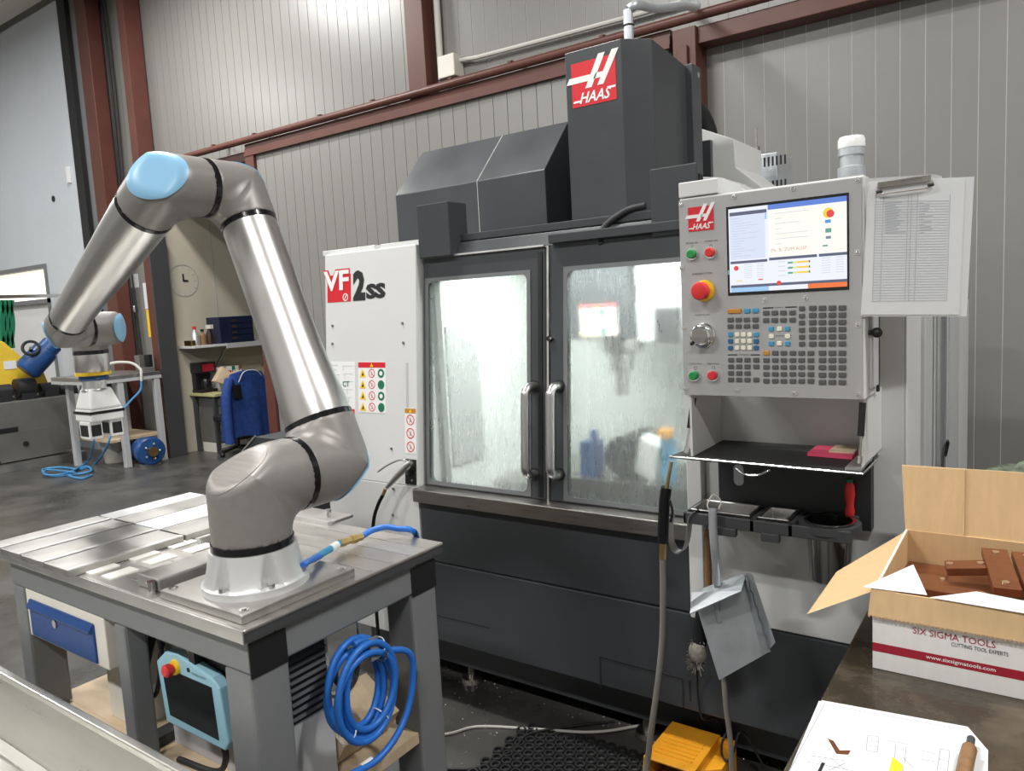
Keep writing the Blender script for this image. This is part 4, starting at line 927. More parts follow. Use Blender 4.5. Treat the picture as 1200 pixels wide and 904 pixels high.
G = Fp + YH * .158; XH = np.array([1., 0, 0])
joint(G, -YH, -XH, R3, .072, .074, .030, 'robot_blue', 1.15)
ring(G - XH * .079, XH, .0545, .010)
K = G - XH * .158
joint(K, XH, -ZH, R3, .074, .072, .036, 'robot_blue')
ring(K - ZH * .079, ZH, .0548, .012)
MB().lathe(K - ZH * .085, (0, 0, -1), [(0, .053), (.062, .053), (.066, .050)], 40).build('wrist_tube', 'robot_alu', rb, smooth=True)
MB().lathe(K - ZH * .146, (0, 0, -1), [(0, .056), (.010, .056)], 40).build('warning_ring', 'yellow', rb, smooth=True)
MB().lathe(K - ZH * .156, (0, 0, -1), [(0, .044), (.012, .048), (.018, .040)], 40).build('tool_flange', 'motor_blue', rb, smooth=True)
MB().lathe(K - ZH * .172, (0, 0, -1), [(0, .036), (.030, .036), (.034, .045)], 32).build('tool_adapter', 'alu', rb, smooth=True)
kx, ky, kz = K
gp = MB().hexa([(kx - .055, ky - .05, kz - .27), (kx + .055, ky - .05, kz - .27), (kx + .055, ky + .06, kz - .27), (kx - .055, ky + .06, kz - .27)], [(kx - .035, ky - .035, kz - .20), (kx + .035, ky - .035, kz - .20), (kx + .035, ky + .04, kz - .20), (kx - .035, ky + .04, kz - .20)]).build('gripper_body', 'white_plastic', rb, bevel=.008)
MB().box(kx - .055, kx + .055, ky - .05, ky + .06, kz - .31, kz - .27).build('gripper_base', 'white_plastic', gp, bevel=.004)
MB().box(kx - .058, kx + .058, ky - .053, ky + .063, kz - .285, kz - .276).build('gripper_band', 'gloss_black', gp)
for s, dy in ((-1, -.03), (1, .04)):
    jw = MB().box(kx - .03, kx + .04, ky + dy - .022, ky + dy + .022, kz - .37, kz - .31).build('gripper_jaw', 'white_plastic', rb, bevel=.004)
    MB().box(kx + .04, kx + .042, ky + dy - .016, ky + dy + .016, kz - .36, kz - .322).box(kx - .02, kx + .03, ky + dy - .0235, ky + dy - .022, kz - .36, kz - .322).build('jaw_pad', 'black', jw)
# robot air line at base
hs = empty('air_line', (-1.3, 1.2, TT), 'blue air hose with metal couplings on the table beside the robot base', 'hose')
ah = [P(355, 663, Z=TT + .05), P(362, 658, Z=TT + .045), P(375, 652, Z=TT + .035)]
MB().tube(curve(ah, 5), .008, 10).build('hose', 'hose_blue', hs, smooth=True)
a, b = P(368, 655, Z=TT + .035), P(398, 637, Z=TT + .025)
MB().cyl(a, b, .009, n=12).build('sleeve', 'key_light', hs, smooth=True)
c = P(424, 629, Z=TT + .022)
MB().lathe(b, c - b, [(0, .012), (.02, .012), (.021, .010), (.04, .010), (.041, .013), ((c - b).length - .02, .013), ((c - b).length - .019, .011), ((c - b).length, .011)], 6).build('coupling', 'brass', hs)
d0 = (b - a).normalized(); m = a + (b - a) * .75; MB().cyl(m - d0 * .02, m + d0 * .02, .0105, n=12).build('hose_tag', 'label_white', hs, smooth=True)
MB().tube(curve([c, P(436, 622, Z=TT + .03), P(452, 618, Z=TT + .035), P(466, 620, Z=TT + .03), P(475, 626, Z=TT + .022) + V((0, .024, .004)), P(475, 626, Z=TT) + V((0, .047, -.03)), P(475, 626, Z=TT) + V((0, .05, -.16))], 6), .0085, 12).build('hose', 'hose_blue', hs, smooth=True)

# ------------------------------------------------------------------ things below the table
ct = empty('robot_controller', (-1.65, 1.2, .5), 'grey robot controller box with black louvred vent under the table', 'controller')
MB().box(-1.95, -1.43, 1.038, 1.17, .4995, .89).build('body', 'paint_light', ct, bevel=.004)
MB().box(-1.43, -1.425, 1.042, 1.155, .70, .87).build('vent', 'black', ct)
for k in range(9): MB().obox((-1.423, 1.099, .712 + k * .018), (.003, 0, -.003), (0, .055, 0), (.001, 0, .001)).build('vent_louvre', 'paint_dark2', ct)
MB().cyl((-1.43, 1.068, .545), (-1.37, 1.068, .545), .018, n=16).cyl((-1.43, 1.068, .545), (-1.39, 1.068, .545), .024, n=16).build('connector', 'steel', ct, smooth=True)
cb = MB().box(-2.26, -2.10, 1.02, 1.18, .4995, .748).build('beige_cabinet_box', 'cream', bevel=.004); tag(cb, 'narrow beige box standing on the shelf below the drawer', 'box')
# teach pendant
tp = empty('teach_pendant', (-1.68, .96, .65), 'tablet-style teach pendant with light blue frame and red stop button under the table', 'teach pendant')
FT = Fr((0, .948, 0), UX, UZ)
tl, tr_, brr, bl = FT.uv(186, 771), FT.uv(250, 792), FT.uv(268, 880), FT.uv(195, 845)
poly = [FT.uv(x, y) for x, y in ((195, 846), (264, 881), (268, 872), (257, 808), (248, 795), (206, 767), (192, 765), (183, 775))]
FT.poly(MB(), poly, -.03, .0).build('frame', 'teach_blue', tp, bevel=.004)
poly2 = [FT.uv(x, y) for x, y in ((200, 838), (257, 868), (248, 806), (190, 781))]
FT.poly(MB(), poly2, .0, .0015).build('screen', 'screen_black', tp)
poly3 = [FT.uv(x + 9, y - 3) for x, y in ((195, 846), (264, 881), (268, 872), (257, 808), (248, 795), (206, 767), (192, 765), (183, 775))]
FT.poly(MB(), poly3, -.075, -.032).build('back_shell', 'black', tp, bevel=.01)
a, b = FT.uv(222, 768); MB().box(a - .012, a + .012, .952, .974, b - .03, .8965).build('hanger', 'black', tp)
a, b = FT.uv(206, 782); MB().lathe(FT(a, b, 0), FT.n, [(0, .020), (.008, .018)], 20).build('stop_collar', 'yellow', tp, smooth=True)
MB().lathe(FT(a, b, .008), FT.n, [(0, .010), (.008, .016), (.020, .016), (.024, .011)], 20).build('stop_button', 'red', tp, smooth=True)
a, b = FT.uv(213, 764); MB().cyl(FT(a, b, -.06), FT(a, b, -.02), .018, n=12).build('enable_button', 'yellow', tp, smooth=True)
ft2 = Fr(FT.o, V((.905, 0, -.03)).normalized() if False else UX, UZ)
a, b = FT.uv(225, 789); text('lettering', 'UNIVERSAL ROBOTS', FT, a, b - .003, .006, 'print_black', tp, width=.06, w=.0018)
FT.disc(MB(), FT.uv(222, 786)[0] - .004, FT.uv(222, 786)[1], .006, .0, .0015, 8).build('emblem', 'print_black', tp)
MB().tube(curve([FT.o + V((-1.62, .03, .66)), V((-1.63, .99, .58)), V((-1.70, 1.0, .518)), V((-1.85, .99, .509))], 6), .008, 8).build('cable', 'rubber', tp, smooth=True)
for k in range(3):
    yk = .990 + .0155 * k; xk = P(176, 742, Y=1.0).x + .016 * k
    cbl = MB().tube(curve([V((xk, 1.10, .8955)), V((xk, 1.05, .8965)), V((xk, yk, .887)), P(171 + 3 * k, 762, Y=yk), P(167 + 3 * k, 790, Y=yk), P(173 + 2 * k, 812, Y=yk), P(182, 815, Y=yk), P(187, 795, Y=yk), P(189, 762, Y=yk), V((xk + .055, yk, .887)), V((xk + .055, 1.05, .8965)), V((xk + .055, 1.10, .8955))], 6), .006, 8).build('black_cable', 'rubber', smooth=True)
    tag(cbl, 'black cable loop hanging from the controller behind the middle table leg', 'cable', 'black cables behind the middle table leg')
# blue hose coil on hook
hc = empty('hose_coil', (-1.36, 1.21, .58), 'coiled bright blue air hose hanging on a hook at the table side', 'hose')
cc0 = V((-1.345, 1.192, .742))
pts = []
for k in range(7 * 40 + 1):
    th = math.radians(100) - 2 * math.pi * k / 40; t = k / 280; w = math.sin(k * .37) * .008
    ra, rb_ = .084 + .018 * math.sin(t * 17), .106 + .016 * math.cos(t * 15)
    pts.append(cc0 + V((.028 * math.sin(t * 9.4), ra * math.cos(th), rb_ * math.sin(th))))
pts += curve([pts[-1], cc0 + V((.03, .13, .05)), cc0 + V((.03, .145, -.04)), cc0 + V((.03, .10, -.13)), cc0 + V((.03, .01, -.175)), cc0 + V((.02, -.09, -.17))], 8)[1:]
MB().tube(pts, .0085, 10).build('hose', 'hose_blue', hc, smooth=True)
e = pts[-1]; MB().cyl(e, e + V((-.02, -.07, .02)), .012, n=14).cyl(e + V((-.008, -.03, .008)), e + V((-.016, -.055, .016)), .015, n=14).build('coupling', 'steel', hc, smooth=True)
MB().cyl(e + V((0, .05, -.006)), e + V((0, .085, -.006)), .0098, n=12).build('hose_tag', 'label_white', hc, smooth=True)
MB().obox(cc0 + V((.025, .025, .10)), (.004, 0, 0), (0, .013, 0), (0, 0, .028)).build('strap', 'table_grey', hc)
for dy, dz in ((-.06, -.08), (.05, -.09), (.055, .085)): MB().torus(cc0 + V((.004, dy, dz)), V((0, -dz, dy)), .026, .0018, 20, 6).build('cable_tie', 'white_plastic', hc)
hk2 = MB().tube([V((-1.40, 1.24, .897)), V((-1.397, 1.24, .81)), V((-1.39, 1.24, .804)), V((-1.31, 1.24, .804)), V((-1.303, 1.24, .812)), V((-1.303, 1.24, .832))], .003, 8).build('coil_hook', 'chrome'); tag(hk2, 'small bent wire hook carrying the blue hose coil', 'hook')
for k, (dy, dz, r) in enumerate(((0.06, 0, .05), (.075, -.01, .045), (.09, -.02, .04))):
    tag(MB().torus((-1.52 - .03 * k, 1.24 + dy, .70 + dz), (1, .25, .1), r, .006, 28, 8).build('cable_coil', 'rubber', smooth=True), 'black cable coil hanging behind the blue hose', 'cable', 'black cable coils behind the blue hose')
wb_ = MB().obox((-1.50, 1.285, .58), (.02, 0, .03), (0, .10, 0), (.06, 0, -.04)).build('chipboard_piece', 'wood_board'); tag(wb_, 'loose chipboard piece leaning behind the blue hose coil', 'board')

# ------------------------------------------------------------------ air gun on the cabinet
ag = empty('air_gun', tuple(FC(FC.uv(480, 550)[0], FC.uv(480, 550)[1], 0)), 'silver air blow gun on black holder at the white cabinet', 'air gun')
a0, b0 = FC.uv(476, 567); a1, b1 = FC.uv(488, 539)
FC.rect(MB(), a0, a1, b0, b1, 0, .006).build('holder_plate', 'black', ag, bevel=.001)
for y in (542, 563): a, b = FC.uv(484, y); FC.disc(MB(), a, b, .005, .006, .008, 8).build('screw', 'steel', ag)
g0 = PP(480, 543, FC(0, 0, .05), FC.n); g1 = PP(452, 573, FC(0, 0, .06), FC.n)
MB().tube([FC(a0 + .02, b1 - .06, 0), g0], .014, 10).build('holder_arm', 'black', ag, smooth=True)
MB().lathe(g0 + (g0 - g1) * .05, g1 - g0, [(0, .010), (.02, .015), (.10, .013), (.125, .012), ((g1 - g0).length, .009)], 16).build('gun_body', 'steel', ag, smooth=True)
MB().tube(curve([g0, PP(470, 539, FC(0, 0, .06), FC.n), PP(455, 545, FC(0, 0, .06), FC.n), PP(443, 553, FC(0, 0, .06), FC.n)], 5), .004, 8).build('lever', 'steel', ag, smooth=True)
g2 = PP(449, 580, FC(0, 0, .06), FC.n); MB().cyl(g1, g2, .008, n=12).build('coupling', 'brass', ag, smooth=True)
MB().tube(curve([g2, PP(443, 592, FC(0, 0, .06), FC.n), PP(438, 610, FC(0, 0, .06), FC.n), PP(437, 640, FC(0, 0, .05), FC.n), V((-2.35, 2.2, .4)), V((-2.35, 2.2, .01))], 6), .008, 10).build('hose', 'gloss_black', ag, smooth=True)

# ------------------------------------------------------------------ floor items by the machine
mtx = MB()
cM = P(665, 885, Z=0)
for i in range(24):
    for j in range(26):
        x = -1.72 + i * .044 + (j % 2) * .022; y = 1.62 + j * .0385
        e1 = (x + 1.62) * .0
        # keep inside the mat's outline
        if y > 2.31 + (x + 1.5) * .05 or x < -1.64 or x > -1.085: continue
        mtx.lathe((x, y, 0), (0, 0, 1), [(0, .0225), (.011, .0205), (.011, .0135), (0, .0125)], 10, cap=False)
tag(mtx.build('rubber_ring_mat', 'rubber', smooth=True), 'black rubber ring mat on the floor in front of the machine', 'mat')
c_w = MB().tube(curve([V((-2.3, 1.9, .006)), P(507, 862, Z=.006), P(560, 852, Z=.006), P(630, 855, Z=.006), P(700, 858, Z=.017), P(775, 846, Z=.006), V((-1.0, 2.75, .006))], 8), .0055, 8).build('floor_cable', 'cable_white', smooth=True); tag(c_w, 'pale cable running along the floor below the machine', 'cable')
c_b = MB().tube(curve([P(520, 902, Z=.006), P(560, 900, Z=.006), P(600, 880, Z=.006), P(622, 860, Z=.014), P(680, 850, Z=.014), P(720, 846, Z=.006)], 8), .005, 8).build('floor_cable', 'rubber', smooth=True); tag(c_b, 'black cable curling on the floor beside the mat', 'cable')
fp = empty('foot_pedal', tuple(P(815, 890, Z=0)), 'yellow guarded foot pedal on the floor under the machine', 'foot pedal')
px0 = P(772, 905, Z=0); pxx, pyy = -1.05, 2.21
mb = MB(); W0 = .23
mb.prism([(pxx, pyy - .13, 0), (pxx, pyy - .13, .03), (pxx, pyy - .10, .15), (pxx, pyy + .14, .15), (pxx, pyy + .14, 0)], (.004, 0, 0)); mb.prism([(pxx + W0 - .06, pyy - .13, 0), (pxx + W0 - .06, pyy - .13, .03), (pxx + W0 - .06, pyy - .10, .15), (pxx + W0 - .06, pyy + .14, .15), (pxx + W0 - .06, pyy + .14, 0)], (.004, 0, 0))
mb.box(pxx, pxx + W0, pyy + .12, pyy + .14, 0, .15); mb.box(pxx, pxx + W0 - .06, pyy - .12, pyy + .14, 0, .012); mb.prism([(pxx + W0 - .06, pyy - .05, 0), (pxx + W0, pyy, 0), (pxx + W0, pyy + .12, 0), (pxx + W0 - .06, pyy + .12, 0)], (0, 0, .13))
mb.build('guard', 'orange', fp, bevel=.004)
MB().hexa([(pxx, pyy - .10, .148), (pxx + W0 - .055, pyy - .10, .148), (pxx + W0 - .055, pyy + .14, .148), (pxx, pyy + .14, .148)], [(pxx, pyy - .10, .155), (pxx + W0 - .055, pyy - .10, .155), (pxx + W0 - .055, pyy + .14, .155), (pxx, pyy + .14, .155)]).build('guard_roof', 'orange', fp, bevel=.002)
for k in range(6): MB().box(pxx + .02, pxx + .15, pyy - .06 + k * .022, pyy - .05 + k * .022, .155, .158).build('guard_rib', 'orange', fp)
MB().hexa([(pxx + .02, pyy - .14, .02), (pxx + .15, pyy - .14, .02), (pxx + .15, pyy + .05, .04), (pxx + .02, pyy + .05, .04)], [(pxx + .02, pyy - .14, .03), (pxx + .15, pyy - .14, .03), (pxx + .15, pyy + .05, .065), (pxx + .02, pyy + .05, .065)]).build('treadle', 'alu_dull', fp, bevel=.003)
for k in range(7): MB().box(pxx + .025, pxx + .145, pyy - .132 + k * .02, pyy - .127 + k * .02, .033 + k * .0037, .040 + k * .0037).build('treadle_rib', 'alu', fp)
lp = MB().tube(curve([P(857, 850, Y=2.3), P(847, 868, Y=2.25), P(846, 885, Y=2.25), P(853, 892, Y=2.25), P(860, 880, Y=2.3), P(868, 858, Y=2.32), P(885, 880, Y=2.34), V((-.70, 2.37, .006))], 6), .004, 8).build('pedal_cable', 'rubber', smooth=True); tag(lp, 'black cable looped beside the yellow pedal', 'cable')

# ------------------------------------------------------------------ clipboard with sleeve
q = P(1012, 290, Y=1.99)
FL = Fr((q.x + .012, 1.979, q.z), V((.94, .34, 0)), UZ)
cl = empty('clipboard', tuple(FL.o), 'clipboard with a printed table in a clear sleeve beside the control panel', 'clipboard')
def U(x, y): return FL.uv(x, y)
FL.poly(MB(), [U(1009, 371), U(1133, 371), U(1142, 207), U(1018, 213)], -.004, -.001).build('sleeve', 'white_matte', cl)
FL.poly(MB(), [U(1009, 369), U(1124, 369), U(1131, 209), U(1020, 214)], .0, .001).build('sheet', 'paper', cl)
FL.poly(MB(), [U(1017, 209), U(1095, 204), U(1104, 206), U(1106, 213), U(1017, 217)], -.006, -.004).build('backing_board', 'paint_light', cl)
lines = MB()
for k in range(38):
    y = 236 + k * 3.15; x0, x1 = 1026 - k * .1, 1112 - k * .11
    a0, b = U(x0, y + .8); a1, b2 = U(x1, y - .4); FL.poly(lines, [(a0, b), (a1, b2), (a1, b2 + .0012), (a0, b + .0012)], .001, .0015)
for x in (1026, 1035, 1064, 1068, 1075, 1113):
    a0, b0 = U(x - 4, 353); a1, b1 = U(x, 228); FL.poly(lines, [(a0, b0), (a0 + .0012, b0), (a1 + .0012, b1), (a1, b1)], .001, .0015)
lines.build('table_print', 'print_faint', cl)['kind'] = 'stuff'
txt = MB()
for k in range(12):
    y = 238 + k * 3.15
    for x0, x1 in ((1037, 1037 + random.uniform(12, 25)), (1077, 1077 + random.uniform(5, 18))):
        a0, b = U(x0, y); a1, _ = U(x1, y); FL.rect(txt, a0, a1, b - .002, b + .0005, .001, .0015)
txt.build('table_text', 'print_faint', cl)['kind'] = 'stuff'
a0, b0 = U(1029, 221); a1, b1 = U(1090, 208)
cp = FL.poly(MB(), [U(1028, 222), U(1090, 213), U(1090, 205), U(1028, 214)], .003, .009).build('clip', 'wood_board', cl, bevel=.001); cp.data.materials[0] = M['steel_sill']
MB().tube([FL(*U(1027, 220), .01), FL(*U(1028, 227), .012), FL(*U(1034, 228), .012), FL(*U(1085, 221), .012), FL(*U(1091, 219), .012), FL(*U(1090, 212), .01)], .0022, 6).build('clip_wire', 'steel', cl)
for x, y in ((1029, 226), (1089, 218)): a, b = U(x, y); MB().tube([FL(a - .006, b, .012), FL(a + .006, b + .002, .012)], .004, 8).build('wire_grip', 'black', cl)

# ------------------------------------------------------------------ right bench with box and papers
BT = .92
bn = empty('work_bench', (.45, 1.0, 0), 'dark oil-stained wooden workbench carrying the cardboard box', 'workbench')
MB().box(-.316, 1.5, .15, 2.1, BT - .06, BT).build('bench_top', 'bench_top', bn, bevel=.004)
for x in (-.28, 1.38):
    for y in (.2, 1.98): MB().box(x, x + .08, y, y + .08, 0, BT - .06).build('leg', 'table_dark', bn, bevel=.004)
MB().box(-.27, 1.4, .22, .26, BT - .16, BT - .06).build('apron', 'table_dark', bn); MB().box(-.27, 1.4, 2.0, 2.04, BT - .16, BT - .06).build('apron', 'table_dark', bn)
bx = empty('cardboard_box', (-.05, 1.63, BT), 'open white-printed cardboard box full of copper-coloured parts', 'box')
BXX0, BXX1, BY0, BY1, BH = -.257, .165, 1.517, 1.945, .135
BZ0 = BT + .001; th = .004; BZ1 = BZ0 + BH + .02
MB().box(BXX0, BXX1, BY0, BY0 + th, BZ0, BZ1).build('front_wall', 'card_white', bx)
MB().box(BXX0, BXX0 + th, BY0 + th, BY1, BZ0, BZ1).build('side_wall', 'card_white', bx)
MB().box(BXX1 - th, BXX1, BY0 + th, BY1, BZ0, BZ1).build('side_wall', 'card_white', bx)
MB().box(BXX0 + th, BXX1 - th, BY1 - th, BY1, BZ0, BZ1).build('back_wall', 'card', bx)
MB().box(BXX0 + th, BXX1 - th, BY0 + th, BY1 - th, BZ0, BZ0 + th).build('bottom', 'card', bx)
MB().box(BXX0 + th, BXX0 + th + .001, BY0 + th, BY1 - th, BZ0 + th, BZ1 - .001).build('inner_lining', 'card', bx); MB().box(BXX0 + th, BXX1 - th, BY0 + th, BY0 + th + .001, BZ0 + th, BZ1 - .001).build('inner_lining', 'card', bx)
# flaps: front hangs out and down, left leans out, back stands up
MB().hexa([(BXX0 - .006, BY0 - .012, BZ1 - .045), (BXX1, BY0 - .012, BZ1 - .045), (BXX1, BY0 - .008, BZ1 - .045), (BXX0 - .006, BY0 - .008, BZ1 - .045)], [(BXX0 - .002, BY0 - .004, BZ1 + .004), (BXX1, BY0 - .004, BZ1 + .004), (BXX1, BY0, BZ1 + .004), (BXX0 - .002, BY0, BZ1 + .004)]).build('front_flap', 'card', bx)
zz = MB()
for k in range(60):
    x = BXX0 - .006 + k * .007; zz.prism([(x, BY0 - .0135, BZ1 - .0455), (x + .0045, BY0 - .0135, BZ1 - .0455), (x + .0035, BY0 - .0135, BZ1 - .0485), (x + .001, BY0 - .0135, BZ1 - .0485)], (0, .003, 0))
zz.build('flap_perforation', 'card_edge', bx)
lf = [V((BXX0, BY0 + .01, BZ1)), V((BXX0, BY1, BZ1 + .045)), P(1040, 618, X=BXX0 - .004)]
A_, B_ = V((BXX0, BY0 + .004, BZ1 - .001)), V((BXX0, BY1 - .02, BZ1 - .001))
w_ = V((-.115, 0, -.062)); C_, D_ = B_ + w_ + V((0, -.16, 0)), A_ + w_ + V((0, -.015, 0))
MB().prism([A_, B_, C_, D_], (-.003, -.002, -.003)).build('side_flap', 'card', bx)
b0, b1, b2, b3 = V((BXX0, BY1, BZ1)), V((BXX1, BY1, BZ1)), V((BXX1 + .01, BY1 + .03, BZ1 + .152)), V((BXX0 - .012, BY1 + .03, BZ1 + .148))
MB().prism([b0, b1, b2, b3], (0, .004, 0)).build('back_flap', 'card', bx)
xm = P(1128, 590, Y=BY1).x
MB().prism([b0 + V((0, -.004, -.008)), V((xm - .03, BY1 - .004, BZ1 - .006)), V((xm, BY1 - .004, BZ1 - .012)), V((xm + .004, BY1 - .003, BZ1 + .004)), V((xm + .002, BY1 + .026, BZ1 + .149)), b3 + V((0, -.004, 0))], (0, .003, 0)).build('back_flap', 'card', bx)
# print on the box front
FX = Fr((0, BY0, 0), UX, UZ)
a, b = FX.uv(1070, 726); a1, b1 = FX.uv(1167, 741)
FXs = Fr((0, BY0, 0), UX, UZ)
text('lettering', 'SIX SIGMA TOOLS', FXs, a, BZ1 - .070, .0125, 'red_dark', bx, bold=0, width=a1 - a)
a, b = FX.uv(1115, 741); a1, _ = FX.uv(1182, 748)
text('lettering', 'CUTTING TOOL EXPERTS', FXs, a, BZ1 - .081, .0075, 'print_black', bx, width=a1 - a)
zb = P(1023, 762, Y=BY0).z
FX.rect(MB(), BXX0, BXX1, zb - .001, zb + .016, .0002, .0006).build('print_band', 'red_dark', bx)
a, b = FX.uv(1085, 769); a1, _ = FX.uv(1167, 780)
text('lettering', 'www.sixsigmatools.com', FXs, a, zb + .003, .0095, 'label_white', bx, bold=.01, width=a1 - a)
# copper bars
def bar(c, l, w, ang, lab, tilt=0):
    u = V((math.cos(ang), math.sin(ang), tilt)).normalized(); n_ = V((-math.sin(ang), math.cos(ang), 0)); c = V(c); h_ = u.cross(n_)
    t = empty('copper_bar', tuple(c), lab, 'metal bar', 'copper-coloured bars in the cardboard box')
    MB().obox(c, u * l / 2, n_ * w / 2, h_ * .009).build('bar_body', 'copper', t, bevel=.0015)
    for s_ in (-.38, .38):
        q_ = c + u * l * s_ + h_ * .009; MB().cyl(q_, q_ + h_ * .003, .007, n=10).build('bar_screw', 'chrome', t)
zc = BZ1 - .028
for k, w_ in enumerate(('first', 'second', 'third', 'fourth')): bar((-.062 + k * .055, BY0 + .285, zc + .004), .20, .048, math.radians(99), w_ + ' crosswise copper-coloured bar from the tilted short bar in the box', .08)
bar((-.196, BY0 + .25, zc - .03), .09, .05, math.radians(8), 'copper-coloured bar lying deep in the box under the paper corner')
bar((-.15, BY0 + .20, zc - .028), .16, .045, math.radians(-3), 'copper-coloured bar lying lengthwise along the front of the box')
bar((-.125, BY0 + .30, zc - .004), .075, .05, math.radians(10), 'short copper-coloured bar tilted against the others in the box', .12)
MB().box(BXX0 + .008, BXX1 - .008, BY0 + .01, BY1 - .01, BZ0 + .005, zc - .046).build('bar_filling', 'copper', bx)
def sheet(name, pts, lab, m='paper', t=.0006):
    return tag(MB().prism(pts, (0, 0, t)).build(name, m), lab, 'paper')
sheet('packing_paper', [V((BXX0 - .016, BY0 - .006, BZ1 + .006)), V((-.165, BY0 + .002, BZ1 + .007)), V((-.20, BY0 + .10, BZ1 + .028))], 'white paper corner poking out at the left of the cardboard box')
sheet('packing_paper', [V((-.16, BY0 - .008, BZ1 + .007)), V((.16, BY0 - .012, BZ1 + .005)), V((.15, BY0 + .02, BZ1 + .008)), V((-.09, BY0 + .045, BZ1 + .012))], 'white paper sheet lying over the front edge of the cardboard box')
# drawings on the bench
FO = Fr((0, 0, BT + .0016), UX, V((0, 1, 0)))
def B2(x, y): p = P(x, y, Z=BT + .0016); return (p.x, p.y)
dwg = empty('technical_drawing', (-.17, 1.15, BT), 'technical drawing sheets lying on the dark bench', 'paper')
p4 = [B2(963, 821), B2(1134, 852), B2(1158, 880), B2(1157, 960), B2(905, 960)]
FO.poly(MB(), [(x - .004, y - .004) for x, y in p4], -.0012, -.0004).build('sheet', 'paper', dwg)
FO.poly(MB(), p4, -.0004, 0).build('sheet', 'paper', dwg)
dl_ = MB()
def ln(p, q, w=.0006):
    a = V((*B2(*p), 0)); b = V((*B2(*q), 0)); d = (b - a); s = V((-d.y, d.x, 0)).normalized() * w
    FO.poly(dl_, [(a - s)[:2], (b - s)[:2], (b + s)[:2], (a + s)[:2]], 0, .0004)
for p, q in (((966, 826), (1120, 854)), ((966, 826), (925, 904)), ((1017, 862), (1030, 864)), ((1017, 862), (1015, 880)), ((1030, 864), (1028, 882)), ((1015, 880), (1028, 882)), ((1018, 868), (1029, 870)), ((1017, 874), (1028, 876)), ((1102, 878), (1113, 880)), ((1102, 878), (1098, 904)), ((1113, 880), (1110, 908)), ((1100, 890), (1111, 893)), ((1050, 872), (1048, 890)), ((1062, 875), (1060, 895)), ((1040, 868), (1065, 873)), ((1080, 880), (1098, 884)), ((1078, 890), (1096, 893)), ((945, 893), (1000, 904)), ((950, 886), (990, 892)), ((975, 890), (990, 902)), ((990, 895), (972, 903)), ((1058, 888), (1070, 900))): ln(p, q)
dl_.build('drawing_lines', 'print_grey', dwg)
FO.poly(MB(), [B2(970, 866), B2(977, 869), B2(984, 880), B2(997, 880), B2(994, 885), B2(980, 884)], 0, .0005).build('drawn_part', 'copper', dwg)
FO.poly(MB(), [B2(963, 894), B2(967, 895), B2(960, 910), B2(956, 909)], 0, .0005).build('printed_bar', 'print_black', dwg)
yn = FO.poly(MB(), [B2(1046, 890), B2(1058, 900), B2(1052, 930), B2(1040, 915)], .001, .004).build('yellow_note', 'yellow'); tag(yn, 'small yellow note on the drawing sheet', 'note')
tool = empty('bottle_opener_brush', tuple(P(1135, 885, Z=BT)), 'small dark wooden-handled tool lying on the drawing', 'tool'); tool.name = 'hand_tool'
MB().tube([P(1138, 866, Z=BT + .012), P(1136, 880, Z=BT + .012)], .006, 10).build('tip', 'table_dark', tool, smooth=True); MB().tube(curve([P(1136, 878, Z=BT + .014), P(1133, 890, Z=BT + .014), P(1128, 915, Z=BT + .014)], 5), .011, 12).build('grip', 'wood_dark', tool, smooth=True)
# green cloth bundle behind the box
gc = MB(); gq = P(1190, 545, Y=2.3)
nx, nyy = 26, 12; vs = []
for i in range(nx + 1):
    for j in range(nyy + 1):
        a = math.pi * j / nyy; s = 1 - abs(2 * i / nx - 1) ** 3 * .5; r = .10 * s * (1 + .12 * math.sin(i * 1.7 + j) + .1 * random.random())
        vs.append((-.13 + i * .022, 2.3 + r * math.cos(a), gq.z - .075 + r * math.sin(a) * .9))
gc.add(vs, [(i * (nyy + 1) + j, (i + 1) * (nyy + 1) + j, (i + 1) * (nyy + 1) + j + 1, i * (nyy + 1) + j + 1) for i in range(nx) for j in range(nyy)] + [tuple(reversed(range(nyy + 1))), tuple(nx * (nyy + 1) + j for j in range(nyy + 1)), tuple(i * (nyy + 1) for i in range(nx + 1)), tuple(reversed([i * (nyy + 1) + nyy for i in range(nx + 1)]))])
tag(gc.build('green_cloth_bundle', 'green_cloth', smooth=True), 'mottled green cloth bundle behind the cardboard box', 'cloth')
sd_ = empty('rear_bench', (.3, 2.3, 0), 'low dark stand behind the cardboard box', 'stand')
MB().box(-.15, .6, 2.15, 2.45, gq.z - .10, gq.z - .076).build('stand_top', 'table_dark', sd_)
for x in (-.14, .56):
    for y in (2.16, 2.41): MB().box(x, x + .03, y, y + .03, 0, gq.z - .10).build('leg', 'table_dark', sd_)
# plastic strip curtain tied at the machine's right side
pc = empty('plastic_curtain', (-.27, 3.2, .4), 'clear plastic strip tied with black cord at the machine side', 'curtain')
mbp = MB(); yy = [2.95, 3.05, 3.13, 3.22, 3.32]
for k in range(4): mbp.hexa([(-.262 + .006 * (k % 2), yy[k], .5), (-.262 + .006 * ((k + 1) % 2), yy[k + 1], .5), (-.258 + .006 * ((k + 1) % 2), yy[k + 1], .5), (-.258 + .006 * (k % 2), yy[k], .5)], [(-.262 + .006 * (k % 2), yy[k], 1.75), (-.262 + .006 * ((k + 1) % 2), yy[k + 1], 1.75), (-.258 + .006 * ((k + 1) % 2), yy[k + 1], 1.75), (-.258 + .006 * (k % 2), yy[k], 1.75)])
mbp.build('plastic_sheet', 'clear_plastic', pc, smooth=True)
kq = P(1106, 527, X=-.25); MB().tube(curve([kq + V((0, -.03, -.05)), kq, kq + V((.01, .03, .02)), kq + V((0, .05, -.03)), kq + V((.01, .0, .03))], 5), .004, 6).build('tie_cord', 'black', pc)
